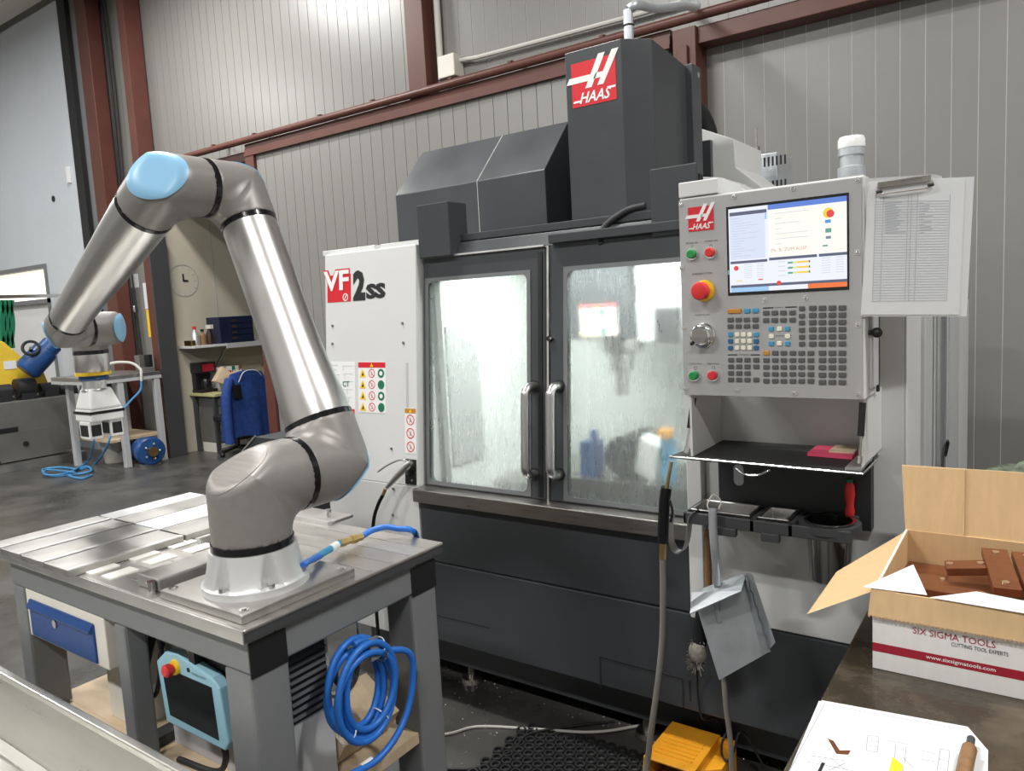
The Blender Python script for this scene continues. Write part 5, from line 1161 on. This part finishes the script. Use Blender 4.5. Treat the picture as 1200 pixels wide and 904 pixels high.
# ------------------------------------------------------------------ foreground sheet metal tray
FZ = .70
e0, e1 = P(0, 793, Z=FZ), P(240, 904, Z=FZ)
yF = (e0.y + e1.y) / 2
fg = empty('sheet_metal_trough', (-1.2, yF - .2, 0), 'pale sheet metal trough with folded rim in front of the table', 'trough')
MB().hexa([(-3.4, yF - .012, FZ - .02), (-.3, yF - .012, FZ - .02), (-.3, yF + .01, FZ - .02), (-3.4, yF + .01, FZ - .02)], [(-3.4, yF - .012, FZ), (-.3, yF - .012, FZ), (-.3, yF + .01, FZ), (-3.4, yF + .01, FZ)]).build('rim', 'sheet_metal', fg, bevel=.004)
MB().hexa([(-3.4, yF - .06, FZ - .16), (-.3, yF - .06, FZ - .16), (-.3, yF - .05, FZ - .16), (-3.4, yF - .05, FZ - .16)], [(-3.4, yF - .010, FZ - .02), (-.3, yF - .010, FZ - .02), (-.3, yF, FZ - .02), (-3.4, yF, FZ - .02)]).build('side_sheet', 'sheet_metal', fg)
MB().box(-3.4, -.3, yF - .5, yF - .05, FZ - .17, FZ - .155).build('floor_sheet', 'sheet_metal', fg)
MB().box(-3.4, -1.42, yF - .09, yF - .058, FZ - .155, FZ - .147).build('fold_strip', 'sheet_metal', fg, bevel=.002)
MB().box(-3.4, -.3, yF - .512, yF - .5, FZ - .17, FZ - .08).build('side_sheet', 'sheet_metal', fg)
for x in (-3.3, -.4):
    for y in (yF - .48, yF - .1): MB().box(x, x + .05, y, y + .05, 0, FZ - .17).build('leg', 'table_grey', fg)

# ------------------------------------------------------------------ wall fittings
cdt = empty('wall_conduit', (-3, 5.15, 3.6), 'pale cable conduit running along the wall to the column cover', 'conduit')
pts = [P(532, 72, Y=5.15), P(560, 67, Y=5.15), P(640, 46, Y=5.15), P(737, 20, Y=5.15), P(800, 2, Y=5.15)]
MB().tube(pts, .018, 8).build('pipe', 'cable_white', cdt)
x = P(514, 40, Y=5.15); MB().cyl((x.x, 5.15, P(515, 95, Y=5.15).z), (x.x, 5.15, 6.9), .028, n=12).build('pipe', 'cable_white', cdt)
jb = P(528, 79, Y=5.12); tag(MB().box(jb.x - .09, jb.x + .085, 5.06, 5.195, jb.z - .09, jb.z + .09).build('junction_box', 'cream', bevel=.008), 'cream junction box on the wall beside the brown column', 'junction box')
fh = empty('flexible_conduit', (-1.45, 3.2, 2.65), 'grey flexible cable conduit rising from the top of the column cover', 'conduit')
q = P(737, 44, Y=2.95)
MB().cyl((q.x, 2.95, 2.60), (q.x, 2.95, P(736, 12, Y=2.95).z), .02, n=12).build('riser', 'galv', fh, smooth=True)
z1 = P(736, 12, Y=2.95); MB().tube(curve([z1, z1 + V((.02, .05, .03)), P(770, 10, Y=3.4), P(800, 7, Y=3.9), P(815, 9, Y=4.4), P(816, 5, Y=4.75), P(800, 2.5, Y=5.12)], 6), .02, 10).build('sleeve', 'galv', fh, smooth=True)
MB().torus((q.x, 2.95, P(737, 30, Y=2.95).z), (0, 0, 1), .021, .003, 20, 6).build('cable_tie', 'black', fh)
vb = empty('vented_box', tuple(P(895, 218, Y=4.3)), 'grey perforated metal box behind the control panel', 'electrical box')
v0, v1 = P(862, 190, Y=4.3), P(911, 215, Y=4.3)
MB().box(v0.x, v1.x, 4.3, 4.6, 1.551, v0.z + .02).build('body', 'galv', vb, bevel=.003)
for r in range(2):
    for k in range(9): MB().box(v0.x + .09 + k * .022, v0.x + .1 + k * .022, 4.298, 4.3, v0.z - .05 - r * .13, v0.z + .0 - r * .13 + .0).build('vent_slot', 'black', vb)
for r in range(4):
    for k in range(3): MB().cyl((v0.x + .02 + k * .025, 4.298, v0.z - .02 - r * .03), (v0.x + .02 + k * .025, 4.3, v0.z - .02 - r * .03), .008, n=8).build('vent_hole', 'black', vb)
aa = P(886, 150, Y=4.2); ab = P(887, 222, Y=4.2)
an = MB().cyl((aa.x, 4.2, 1.551), (aa.x, 4.2, aa.z), .005, n=8).cyl((aa.x, 4.2, P(887, 178, Y=4.2).z), (aa.x, 4.2, P(887, 172, Y=4.2).z), .018, n=10).build('antenna_rod', 'steel_sill'); tag(an, 'thin rod antenna in front of the perforated metal box', 'antenna')

# ------------------------------------------------------------------ alcove furniture
NX = -8.85
sz = P(250, 404, X=-8.52).z
sf = empty('wall_shelf', (-8.68, 5.9, sz - .03), 'pale wall shelf with brackets on the beige alcove wall', 'shelf')
MB().box(NX + .001, -8.5, 5.3, 6.9, sz - .03, sz).build('board', 'paint_white', sf, bevel=.003)
MB().box(-8.51, -8.49, 5.75, 6.9, sz - .06, sz + .0).build('front_lip', 'paint_light', sf)
for y in (5.75, 6.5): MB().tube([V((-8.52, y, sz - .04)), V((NX + .012, y, sz - .36))], .012, 6).build('bracket', 'steel_sill', sf)
def onshelf(x, y): return P(x, y, X=-8.65)
def bottle(x, r, h, m, m2, lab):
    p = onshelf(x, 400); t = empty('bottle', (-8.65, p.y, sz), lab, 'bottle')
    MB().lathe((-8.65, p.y, sz), (0, 0, 1), [(0, r), (h * .62, r), (h * .75, r * .45), (h * .85, r * .4)], 16).build('body', m, t, smooth=True)
    MB().cyl((-8.65, p.y, sz + h * .85), (-8.65, p.y, sz + h), r * .5, n=12).build('cap', m2, t, smooth=True)
bottle(229, .045, .24, 'galv', 'red', 'grey bottle with red cap on the wall shelf')
bottle(238, .04, .20, 'wood_dark', 'black', 'brown bottle with black cap on the wall shelf')
p = onshelf(244, 395); sp_ = empty('spray_bottle', (-8.62, p.y, sz), 'dark spray bottle on the wall shelf beside the drawer box', 'bottle')
MB().lathe((-8.62, p.y, sz), (0, 0, 1), [(0, .04), (.14, .04), (.18, .018), (.2, .018)], 14).build('body', 'brown_dark', sp_, smooth=True); MB().box(-8.66, -8.55, p.y - .02, p.y + .02, sz + .2, sz + .25).build('spray_head', 'cream', sp_)
p = V((0, 5.334, 0)); tag(MB().box(-8.72, -8.56, p.y - .03, p.y + .03, sz, sz + .07).build('tin_box', 'brass', bevel=.006), 'low gold-coloured tin on the wall shelf', 'tin')
p, q = onshelf(253, 400), onshelf(289, 380)
db = empty('drawer_box', (-8.66, (p.y + q.y) / 2, sz), 'dark navy drawer box with pale label slots on the wall shelf', 'drawer box')
MB().box(-8.82, -8.54, p.y, q.y + .02, sz, sz + .34).build('body', 'navy', db, bevel=.004)
for k in range(4): 
    d = MB().box(-8.545, -8.53, p.y + .14, q.y + .01, sz + .03 + k * .075, sz + .095 + k * .075).build('drawer', 'navy', db); MB().box(-8.531, -8.527, p.y + .17, p.y + .24, sz + .05 + k * .075, sz + .07 + k * .075).build('label_slot', 'brass', d)
dk = empty('alcove_desk', (-8.58, 5.9, 0), 'desk with yellow-green top in the alcove', 'desk')
MB().box(NX + .006, -8.3, 5.38, 6.9, .715, .75).build('desk_top', 'desk_top', dk, bevel=.003)
for x in (-8.8, -8.38):
    for y in (5.39, 6.82): MB().box(x, x + .04, y, y + .04, 0, .715).build('leg', 'table_dark', dk)
cab = empty('drawer_cabinet', (-8.5, 5.6, .0), 'grey small-parts drawer cabinet under the alcove desk', 'drawer cabinet')
MB().box(-8.74, -8.36, 5.44, 5.90, .12, .71).build('body', 'machine_grey', cab)
MB().box(-8.74, -8.34, 5.44, 5.92, 0, .12).build('base_board', 'cream', cab)
for r in range(5):
    for c in range(1):
        d = MB().box(-8.36, -8.335, 5.45, 5.89, .135 + r * .115, .24 + r * .115).build('drawer', 'machine_grey', cab, bevel=.004)
        MB().box(-8.335, -8.325, 5.60, 5.74, .165 + r * .115, .2 + r * .115).build('label_slot', 'black', d)
cf = V((0, 5.52, 0)); cm = empty('coffee_machine', (-8.7, cf.y, .75), 'black coffee machine with red panel on the alcove desk', 'coffee machine')
MB().box(-8.82, -8.6, cf.y - .11, cf.y + .11, .75, .79).box(-8.82, -8.74, cf.y - .1, cf.y + .1, .79, 1.02).box(-8.82, -8.6, cf.y - .11, cf.y + .11, 1.0, 1.13).build('body', 'black', cm, bevel=.006)
MB().box(-8.6, -8.596, cf.y - .08, cf.y + .08, 1.02, 1.11).build('panel', 'red_dark', cm); MB().lathe((-8.67, cf.y, .792), (0, 0, 1), [(0, .06), (.08, .07), (.13, .05)], 16).build('jug', 'gloss_black', cm, smooth=True)
for k, (m, w, lab) in enumerate((('white_matte', .06, 'white lever-arch binder standing on the alcove desk'), ('red_dark', .045, 'dark red binder standing between white ones'), ('label_white', .085, 'wide white binder with red spine label'), ('green_dark', .04, 'dark green binder standing on the alcove desk'), ('white_plastic', .05, 'slim white binder beside the green one'), ('wood_dark', .045, 'brown binder at the end of the row'))):
    y0 = P(250, 440, X=-8.7).y + sum((.065, .05, .09, .045, .055, .05)[:k]) 
    b = empty('binder', (-8.7, y0, .75), lab, 'binder', 'binders on the alcove desk')
    MB().box(-8.82, -8.58, y0, y0 + w, .751, 1.05).build('cover', m, b, bevel=.004); MB().box(-8.579, -8.577, y0 + w * .2, y0 + w * .8, .9, 1.0).build('spine_label', 'red' if k == 2 else 'label_white', b)
tag(MB().prism([P(252, 447, X=-8.45), P(262, 430, X=-8.5), P(272, 438, X=-8.45), P(283, 434, X=-8.45), P(270, 452, X=-8.42)], (-.08, 0, 0)).build('paper_bag', 'wood_board'), 'crumpled pale paper bag on the desk before the binders', 'bag')
cu_ = P(338, 450, X=-8.84); tag(MB().box(-8.845, -8.6, 6.62, 6.88, .751, sz - .08).build('file_rack', 'paint_light', bevel=.004), 'grey file rack at the end of the alcove desk', 'file rack')
# clock
ckp = P(215, 329, X=NX); FW = Fr((NX + .001, ckp.y, ckp.z), V((0, 1, 0)), UZ)
ck = empty('wall_clock', tuple(FW.o), 'thin round clock with black hands on the beige wall', 'clock')
rr0 = P(232, 329, X=NX).y - ckp.y
FW.ring(MB(), 0, 0, rr0 - .006, rr0, 0, .004, 48).build('rim', 'print_grey', ck)
tk = MB()
for k in range(12):
    t = math.radians(30 * k); r1_, r2_ = rr0 * .74, rr0 * .9; c_, s_ = math.cos(t), math.sin(t); w = .006
    FW.poly(tk, [(r1_ * c_ - w * s_, r1_ * s_ + w * c_), (r1_ * c_ + w * s_, r1_ * s_ - w * c_), (r2_ * c_ + w * s_, r2_ * s_ - w * c_), (r2_ * c_ - w * s_, r2_ * s_ + w * c_)], 0, .003)
tk.build('hour_marks', 'print_faint', ck)
FW.rect(MB(), -.012, .008, -.01, rr0 * .42, .002, .006).build('hour_hand', 'print_black', ck); FW.rect(MB(), -.01, rr0 * .3, -.012, .008, .002, .006).build('minute_hand', 'print_black', ck)
# chair with jacket
jp = P(293, 470, X=-7.78)
chx, chy = -7.78, jp.y
chr_ = empty('office_chair', (chx, chy, 0), 'dark office chair with a jacket over its backrest', 'chair')
MB().box(chx - .05, chx + .0, chy - .15, chy + .15, .55, .965).build('backrest', 'black', chr_, bevel=.02); MB().box(chx - .50, chx - .175, chy - .2, chy + .2, .42, .5).build('seat', 'black', chr_, bevel=.02)
MB().cyl((chx - .33, chy, .08), (chx - .33, chy, .42), .03, n=12).build('gas_column', 'black', chr_)
for k in range(5):
    a = 2 * math.pi * k / 5; e_ = V((chx - .33 + .15 * math.cos(a), chy + .26 * math.sin(a), .06)); MB().tube([V((chx - .33, chy, .09)), e_], .02, 8).ball(e_ - V((0, 0, .03)), .03, 10).build('base_arm', 'black', chr_, smooth=True)
MB().tube([V((chx - .30, chy, .415)), V((chx - .10, chy, .43)), V((chx - .03, chy, .50)), V((chx - .027, chy, .58))], .016, 8).build('back_bar', 'black', chr_, smooth=True)
jt = empty('work_jacket', (chx, chy, .5), 'blue work jacket hung over the chair back', 'jacket')
nn, mmx = 40, 22; vs = []
hw = abs(P(262, 470, X=-7.73).y - P(322, 470, X=-7.73).y) / 2
jt_top, jt_bot = P(293, 437, X=-7.73).z, P(290, 512, X=-7.73).z
for i in range(mmx + 1):
    t = i / mmx; z = jt_top + (jt_bot - jt_top) * t
    for k in range(nn):
        a = 2 * math.pi * k / nn; w = hw * (.62 + .38 * min(1, t * 3.2)) ; dep = .045 + .075 * t ** .8
        fold = 1 + .10 * t * math.sin(a * 7 + 1.3) + .05 * t * math.sin(a * 13)
        vs.append((chx - .03 + dep * math.cos(a) * fold, chy + w * math.sin(a) * fold, z + .03 * (1 - abs(math.sin(a))) * (1 - t) - .02 * t * math.sin(a * 3)))
mbj = MB().add(vs, [(i * nn + k, (i + 1) * nn + k, (i + 1) * nn + (k + 1) % nn, i * nn + (k + 1) % nn) for i in range(mmx) for k in range(nn)] + [tuple(range(nn))])
mbj.build('body', 'denim', jt, smooth=True)
for s, zz_ in ((-1, .52), (1, .5)):
    MB().tube(curve([V((chx + .0, chy + s * hw * .72, jt_top - .06)), V((chx + .05, chy + s * hw * .98, jt_top - .25)), V((chx + .06, chy + s * hw * 1.02, jt_bot - .02 + .02 * s))], 6), .055, 12).build('sleeve', 'denim', jt, smooth=True)
MB().box(chx + .065, chx + .075, chy - hw * .75, chy - hw * .45, jt_top - .28, jt_top - .12).build('pocket', 'black', jt)
MB().tube(curve([V((chx + .02, chy - hw * .42, jt_top - .1)), V((chx + .04, chy - hw * .2, jt_top + .02)), V((chx + .04, chy + hw * .25, jt_top + .02)), V((chx + .03, chy + hw * .5, jt_top - .05))], 6), .006, 6).build('collar_piping', 'white_matte', jt)
# ------------------------------------------------------------------ side bench and machines at the left
wx = -8.66
sbz = P(150, 439, X=wx).z
sb = empty('side_bench', (-9.1, 4.55, 0), 'grey metal bench with a wooden shelf beside the brown column', 'workbench')
MB().box(-9.6, wx, 4.1, 4.93, sbz - .045, sbz).build('bench_top', 'alu_dull', sb, bevel=.003); MB().box(-9.6, wx + .005, 4.1, 4.93, sbz - .08, sbz - .045).build('edge_beam', 'paint_light', sb)
lz = P(160, 513, X=wx).z; MB().box(-9.55, wx - .10, 4.3, 4.93, lz - .03, lz).build('shelf', 'wood_board', sb)
for x, y in ((wx - .07, 4.40), (-9.5, 4.2), (wx - .07, 4.84), (-9.5, 4.84)): MB().box(x, x + .07, y, y + .07, 0, sbz - .08).build('leg', 'paint_light', sb, bevel=.006)
vz = P(170, 400, X=-8.8); va = empty('bench_vise', (-8.85, vz.y, sbz), 'small dark bench vise on the side bench', 'vise')
MB().box(-8.95, -8.78, vz.y - .07, vz.y + .07, sbz, sbz + .05).build('foot', 'machine_grey', va, bevel=.005); MB().box(-8.92, -8.82, vz.y - .09, vz.y - .03, sbz + .05, sbz + .2).build('jaw', 'alu_dull', va, bevel=.005); MB().box(-8.92, -8.82, vz.y + .03, vz.y + .08, sbz + .05, sbz + .2).build('jaw', 'black', va, bevel=.005)
tag(MB().box(-9.1, -8.9, 4.25, 4.4, sbz, sbz + .14).build('measuring_box', 'alu_dull', bevel=.006), 'small grey instrument box on the side bench', 'box')
tag(MB().tube(curve([V((-8.9, 4.42, sbz + .01)), V((-8.88, 4.45, sbz + .13)), V((-8.72, 4.6, sbz + .13)), V((-8.62, 4.66, sbz + .05)), V((-8.60, 4.655, sbz - .02)), V((-8.60, 4.65, sbz - .09))], 6), .016, 8).build('air_pipe', 'cable_white', smooth=True), 'white bent air pipe over the edge of the side bench', 'pipe')
mp_ = P(173, 527, X=-8.45) + V((0, .05, 0)); em = empty('electric_motor', (-8.6, mp_.y, 0), 'round blue electric motor standing on the floor by the brown column', 'motor')
rM = .165
MB().lathe((-8.45, mp_.y, rM + .01), (-1, .15, 0), [(0, .05), (.01, rM * .9), (.03, rM), (.10, rM), (.11, rM * .88), (.26, rM * .88), (.28, rM * .6)], 32).build('body', 'motor_blue', em, smooth=True)
MB().cyl((-8.40, mp_.y - .005, rM + .01), (-8.46, mp_.y, rM + .01), .055, n=20).build('shaft_hub', 'brass', em, smooth=True); MB().box(-8.70, -8.48, mp_.y - .09, mp_.y + .11, 0, .03).build('foot', 'alu', em)
for k in range(5): a = 2 * math.pi * k / 5; MB().ball((-8.445, mp_.y + .09 * math.cos(a), rM + .01 + .09 * math.sin(a)), .016, 8).build('bolt', 'steel', em)
bp_ = P(136, 541, Z=0); bk = empty('bucket', (bp_.x, bp_.y, 0), 'dirty white plastic bucket under the side bench', 'bucket')
MB().lathe((bp_.x, bp_.y, 0), (0, 0, 1), [(0, .12), (.26, .15), (.27, .158), (.285, .158)], 24, cap=False).lathe((bp_.x, bp_.y, 0), (0, 0, 1), [(.285, .158), (.285, .145), (.02, .115)], 24, cap=False).cyl((bp_.x, bp_.y, 0), (bp_.x, bp_.y, .02), .119, n=24).build('body', 'bucket', bk, smooth=True)
MB().tube(curve([V((bp_.x + .1, bp_.y - .12, .27)), V((bp_.x + .18, bp_.y - .05, .14)), V((bp_.x + .15, bp_.y + .08, .25))], 6), .004, 6).build('bail', 'steel', bk)
# blue cable from bench to floor
cp_ = [V((-8.60, 4.65, sbz - .088)), V((-8.60, 4.62, sbz - .2)), V((-8.61, 4.48, .76)), P(134, 495, X=-8.62), P(126, 522, X=-8.6), P(112, 543, Z=.012), P(95, 550, Z=.012), P(70, 548, Z=.012), P(50, 551, Z=.012), P(60, 558, Z=.012), P(90, 556, Z=.012), P(107, 552, Z=.02), P(100, 547, Z=.02), P(80, 556, Z=.012), P(95, 561, Z=.012), P(108, 557, Z=.012)]
tag(MB().tube(curve(cp_, 8), .013, 8).build('blue_cable', 'cable_blue', smooth=True), 'light blue air cable lying coiled on the floor by the side bench', 'cable')
cp_ = [V((-8.644, 4.125, sbz - .05)), P(113, 490, X=-8.64), P(109, 522, X=-8.64), P(103, 540, Z=.05), P(85, 552, Z=.04), P(66, 557, Z=.04), P(52, 556, Z=.04), P(55, 551, Z=.04), P(75, 552.5, Z=.045), P(88, 554, Z=.045)]
tag(MB().tube(curve(cp_, 8), .011, 8).build('blue_cable', 'cable_blue', smooth=True), 'thin blue cable hanging behind the gripper down to the floor', 'cable')
# grey lathe bed at far left
lx = P(92, 536, Z=0).x; ly = P(92, 536, Z=0).y; ltz = P(82, 463, X=lx).z
la = empty('lathe', (lx - .6, 3.0, 0), 'grey machine tool with sheet metal front at the far left', 'lathe')
MB().box(lx - 1.1, lx, 1.2, ly, .12, ltz).build('body', 'machine_grey', la, bevel=.01); MB().box(lx - 1.0, lx + .12, 1.2, ly + .05, 0, .08).build('plinth', 'alu_dull', la)
pz = P(60, 500, X=lx); MB().box(lx, lx + .004, pz.y - .6, pz.y + .15, pz.z - .35, pz.z).build('front_cover', 'machine_grey', la, bevel=.002)
p = P(8, 505, X=lx); MB().box(lx + .004, lx + .008, p.y - .1, p.y + .12, p.z - .03, p.z + .03).build('slot', 'black', la)
p = P(30, 520, X=lx); MB().cyl((lx, p.y, p.z), (lx + .02, p.y, p.z), .03, n=12).build('lock', 'black', la)
yb0, yb1 = P(0, 400, X=lx - .3), P(56, 445, X=lx - .3)
ym = empty('headstock', (lx - .5, yb1.y - .5, ltz), 'yellow machine headstock housing on the grey lathe', 'machine')
MB().prism([P(-20, 460, X=lx - .3), P(62, 460, X=lx - .3), P(50, 432, X=lx - .3), P(28, 420, X=lx - .3), P(4, 400, X=lx - .3), P(-20, 400, X=lx - .3)], (-.5, 0, 0)).build('housing', 'yellow_mach', ym, bevel=.02)
p = P(12, 428, X=lx - .29); MB().box(lx - .298, lx - .292, p.y - .07, p.y + .07, p.z - .05, p.z + .05).build('nameplate', 'label_white', ym)
ch2 = P(30, 458, X=lx - .15)
dkv = empty('chuck_assembly', (lx - .15, ch2.y, ltz), 'dark clamping gear on top of the grey lathe', 'vise')
for dx, dy, r, h in ((0, -.25, .09, .2), (.035, 0, .12, .24), (0, .28, .08, .16), (.02, .5, .05, .12)): MB().cyl((lx - .2 + dx, ch2.y + dy - .1, ltz + h * .6), (lx - .2 + dx, ch2.y + dy + .1, ltz + h * .6), r, n=18).box(lx - .28 + dx, lx - .1 + dx, ch2.y + dy - .08, ch2.y + dy + .08, ltz, ltz + h * .6).build('clamp_jaw', 'paint_black', dkv, smooth=True)
for dy in (.45, .6): MB().tube([V((lx - .1, ch2.y + dy, ltz)), V((lx - .05, ch2.y + dy + .05, ltz + .22))], .012, 8).build('clamp_lever', 'steel', dkv, smooth=True)
m0, m1 = P(63, 402, X=lx + .0), P(30, 436, X=lx - .05)
bm_ = empty('feed_motor', tuple(m1), 'dark blue motor with black handwheel on the yellow headstock', 'motor')
MB().lathe(m0, m1 - m0, [(0, .08), (.02, .12), (.12, .12), (.13, .145), ((m1 - m0).length - .04, .15), ((m1 - m0).length, .12)], 20).build('body', 'motor_blue', bm_, smooth=True)
hwc = P(36, 408, X=lx + .08); MB().torus(hwc, (1, -.4, .4), .085, .018, 24, 8).cyl(hwc, hwc - V((.1, -.04, .06)), .02, n=8).build('handwheel', 'black', bm_, smooth=True)
MB().tube([m0, m0 + V((.02, .12, -.02))], .04, 10).build('shaft', 'machine_grey', bm_, smooth=True)
gs = MB()
for k in range(6): a = P(1 + k * 2.6, 352, X=lx - .8); b = P(2 + k * 2.6, 408, X=lx - .8); gs.tube(curve([a, (a + b) / 2 + V((0, .03 * (-1) ** k, 0)), b], 5), .03, 6)
tag(gs.build('green_strap_bundle', 'green_dark', smooth=True), 'dark green straps hanging before the bright window', 'strap')
tag(MB().box(lx - .9, lx - .86, P(0, 300, X=lx - .9).y - .3, 4.949, P(5, 350, X=lx - .9).z, P(5, 346, X=lx - .9).z).build('strap_rail', 'steel'), 'thin steel rail holding the green straps', 'rail')
# notes on the strip of wall
def note(x0, y0, x1, y1, m, lab):
    a, b = P(x0, y0, Y=WY - .002), P(x1, y1, Y=WY - .002); return tag(MB().box(a.x, b.x, WY - .003, WY - .0005, b.z, a.z).build('wall_note', m), lab, 'paper')
note(151, 322, 163, 337, 'paper', 'small white note on the grey wall strip'); note(167, 332, 175, 362, 'paper', 'tall white sheet on the wall strip beside the column'); note(171, 363, 180, 395, 'yellow', 'yellow sheet on the wall strip under the white one')
p = P(160, 362, Y=5.18); tag(MB().tube([V((p.x - .02, 5.17, p.z - .03)), V((p.x + .02, 5.15, p.z + .03))], .02, 8).build('wall_hook', 'white_plastic', smooth=True), 'small white hook on the grey wall strip', 'hook')
# cables beside the brown column
for x0, lab in ((-9.52, 'black cable running down the wall by the dark column'), (-9.44, 'second black cable running down the wall')):
    tag(MB().tube(curve([V((x0, 5.15, 6.9)), V((x0 + .05, 5.14, 4.5)), V((x0 - .02, 5.14, 2.6)), V((x0, 5.15, 1.0))], 6), .012, 8).build('wall_cable', 'rubber', smooth=True), lab, 'cable')
# angular chip bin behind the table
cbx = P(330, 540, Y=2.6)
pb = [P(266, 552, Y=2.55), P(300, 512, Y=2.55), P(330, 518, Y=2.55), P(332, 560, Y=2.55)]
cbn = empty('chip_bin', (pb[1].x, 2.7, 0), 'dark angular sheet metal bin behind the robot shoulder', 'bin')
MB().prism([V((pb[0].x, 2.55, .3)), pb[0], pb[1], V((pb[1].x + .35, 2.55, pb[1].z)), V((pb[1].x + .35, 2.55, .3))], (0, .5, 0)).build('body', 'paint_dark2', cbn, bevel=.004)
MB().tube([pb[0] + V((0, -.002, .004)), pb[1] + V((0, -.002, .004))], .006, 6).build('rim', 'table_grey', cbn)
for x in (pb[0].x + .05, pb[1].x + .3):
    for y in (2.6, 3.0): MB().cyl((x, y, 0), (x, y, .3), .03, n=10).build('leg', 'black', cbn)

# metal chips scattered on the floor
cm_ = MB()
for k in range(700):
    x, y = random.uniform(-2.3, -.4), random.uniform(1.5, 2.6)
    if -1.69 < x < -.70 and y < 2.40: continue
    a = random.random() * 6.3; r = random.uniform(.002, .006)
    cm_.add([(x + r * math.cos(a), y + r * math.sin(a), .0005), (x + r * .5 * math.cos(a + 2), y + r * .5 * math.sin(a + 2), .002), (x + r * math.cos(a + 4), y + r * math.sin(a + 4), .0008), (x, y, .0035)], [(0, 1, 3), (1, 2, 3), (2, 0, 3), (2, 1, 0)])
o = tag(cm_.build('metal_chips', 'alu'), 'fine bright metal chips scattered on the floor before the machine', 'chips'); o['kind'] = 'stuff'
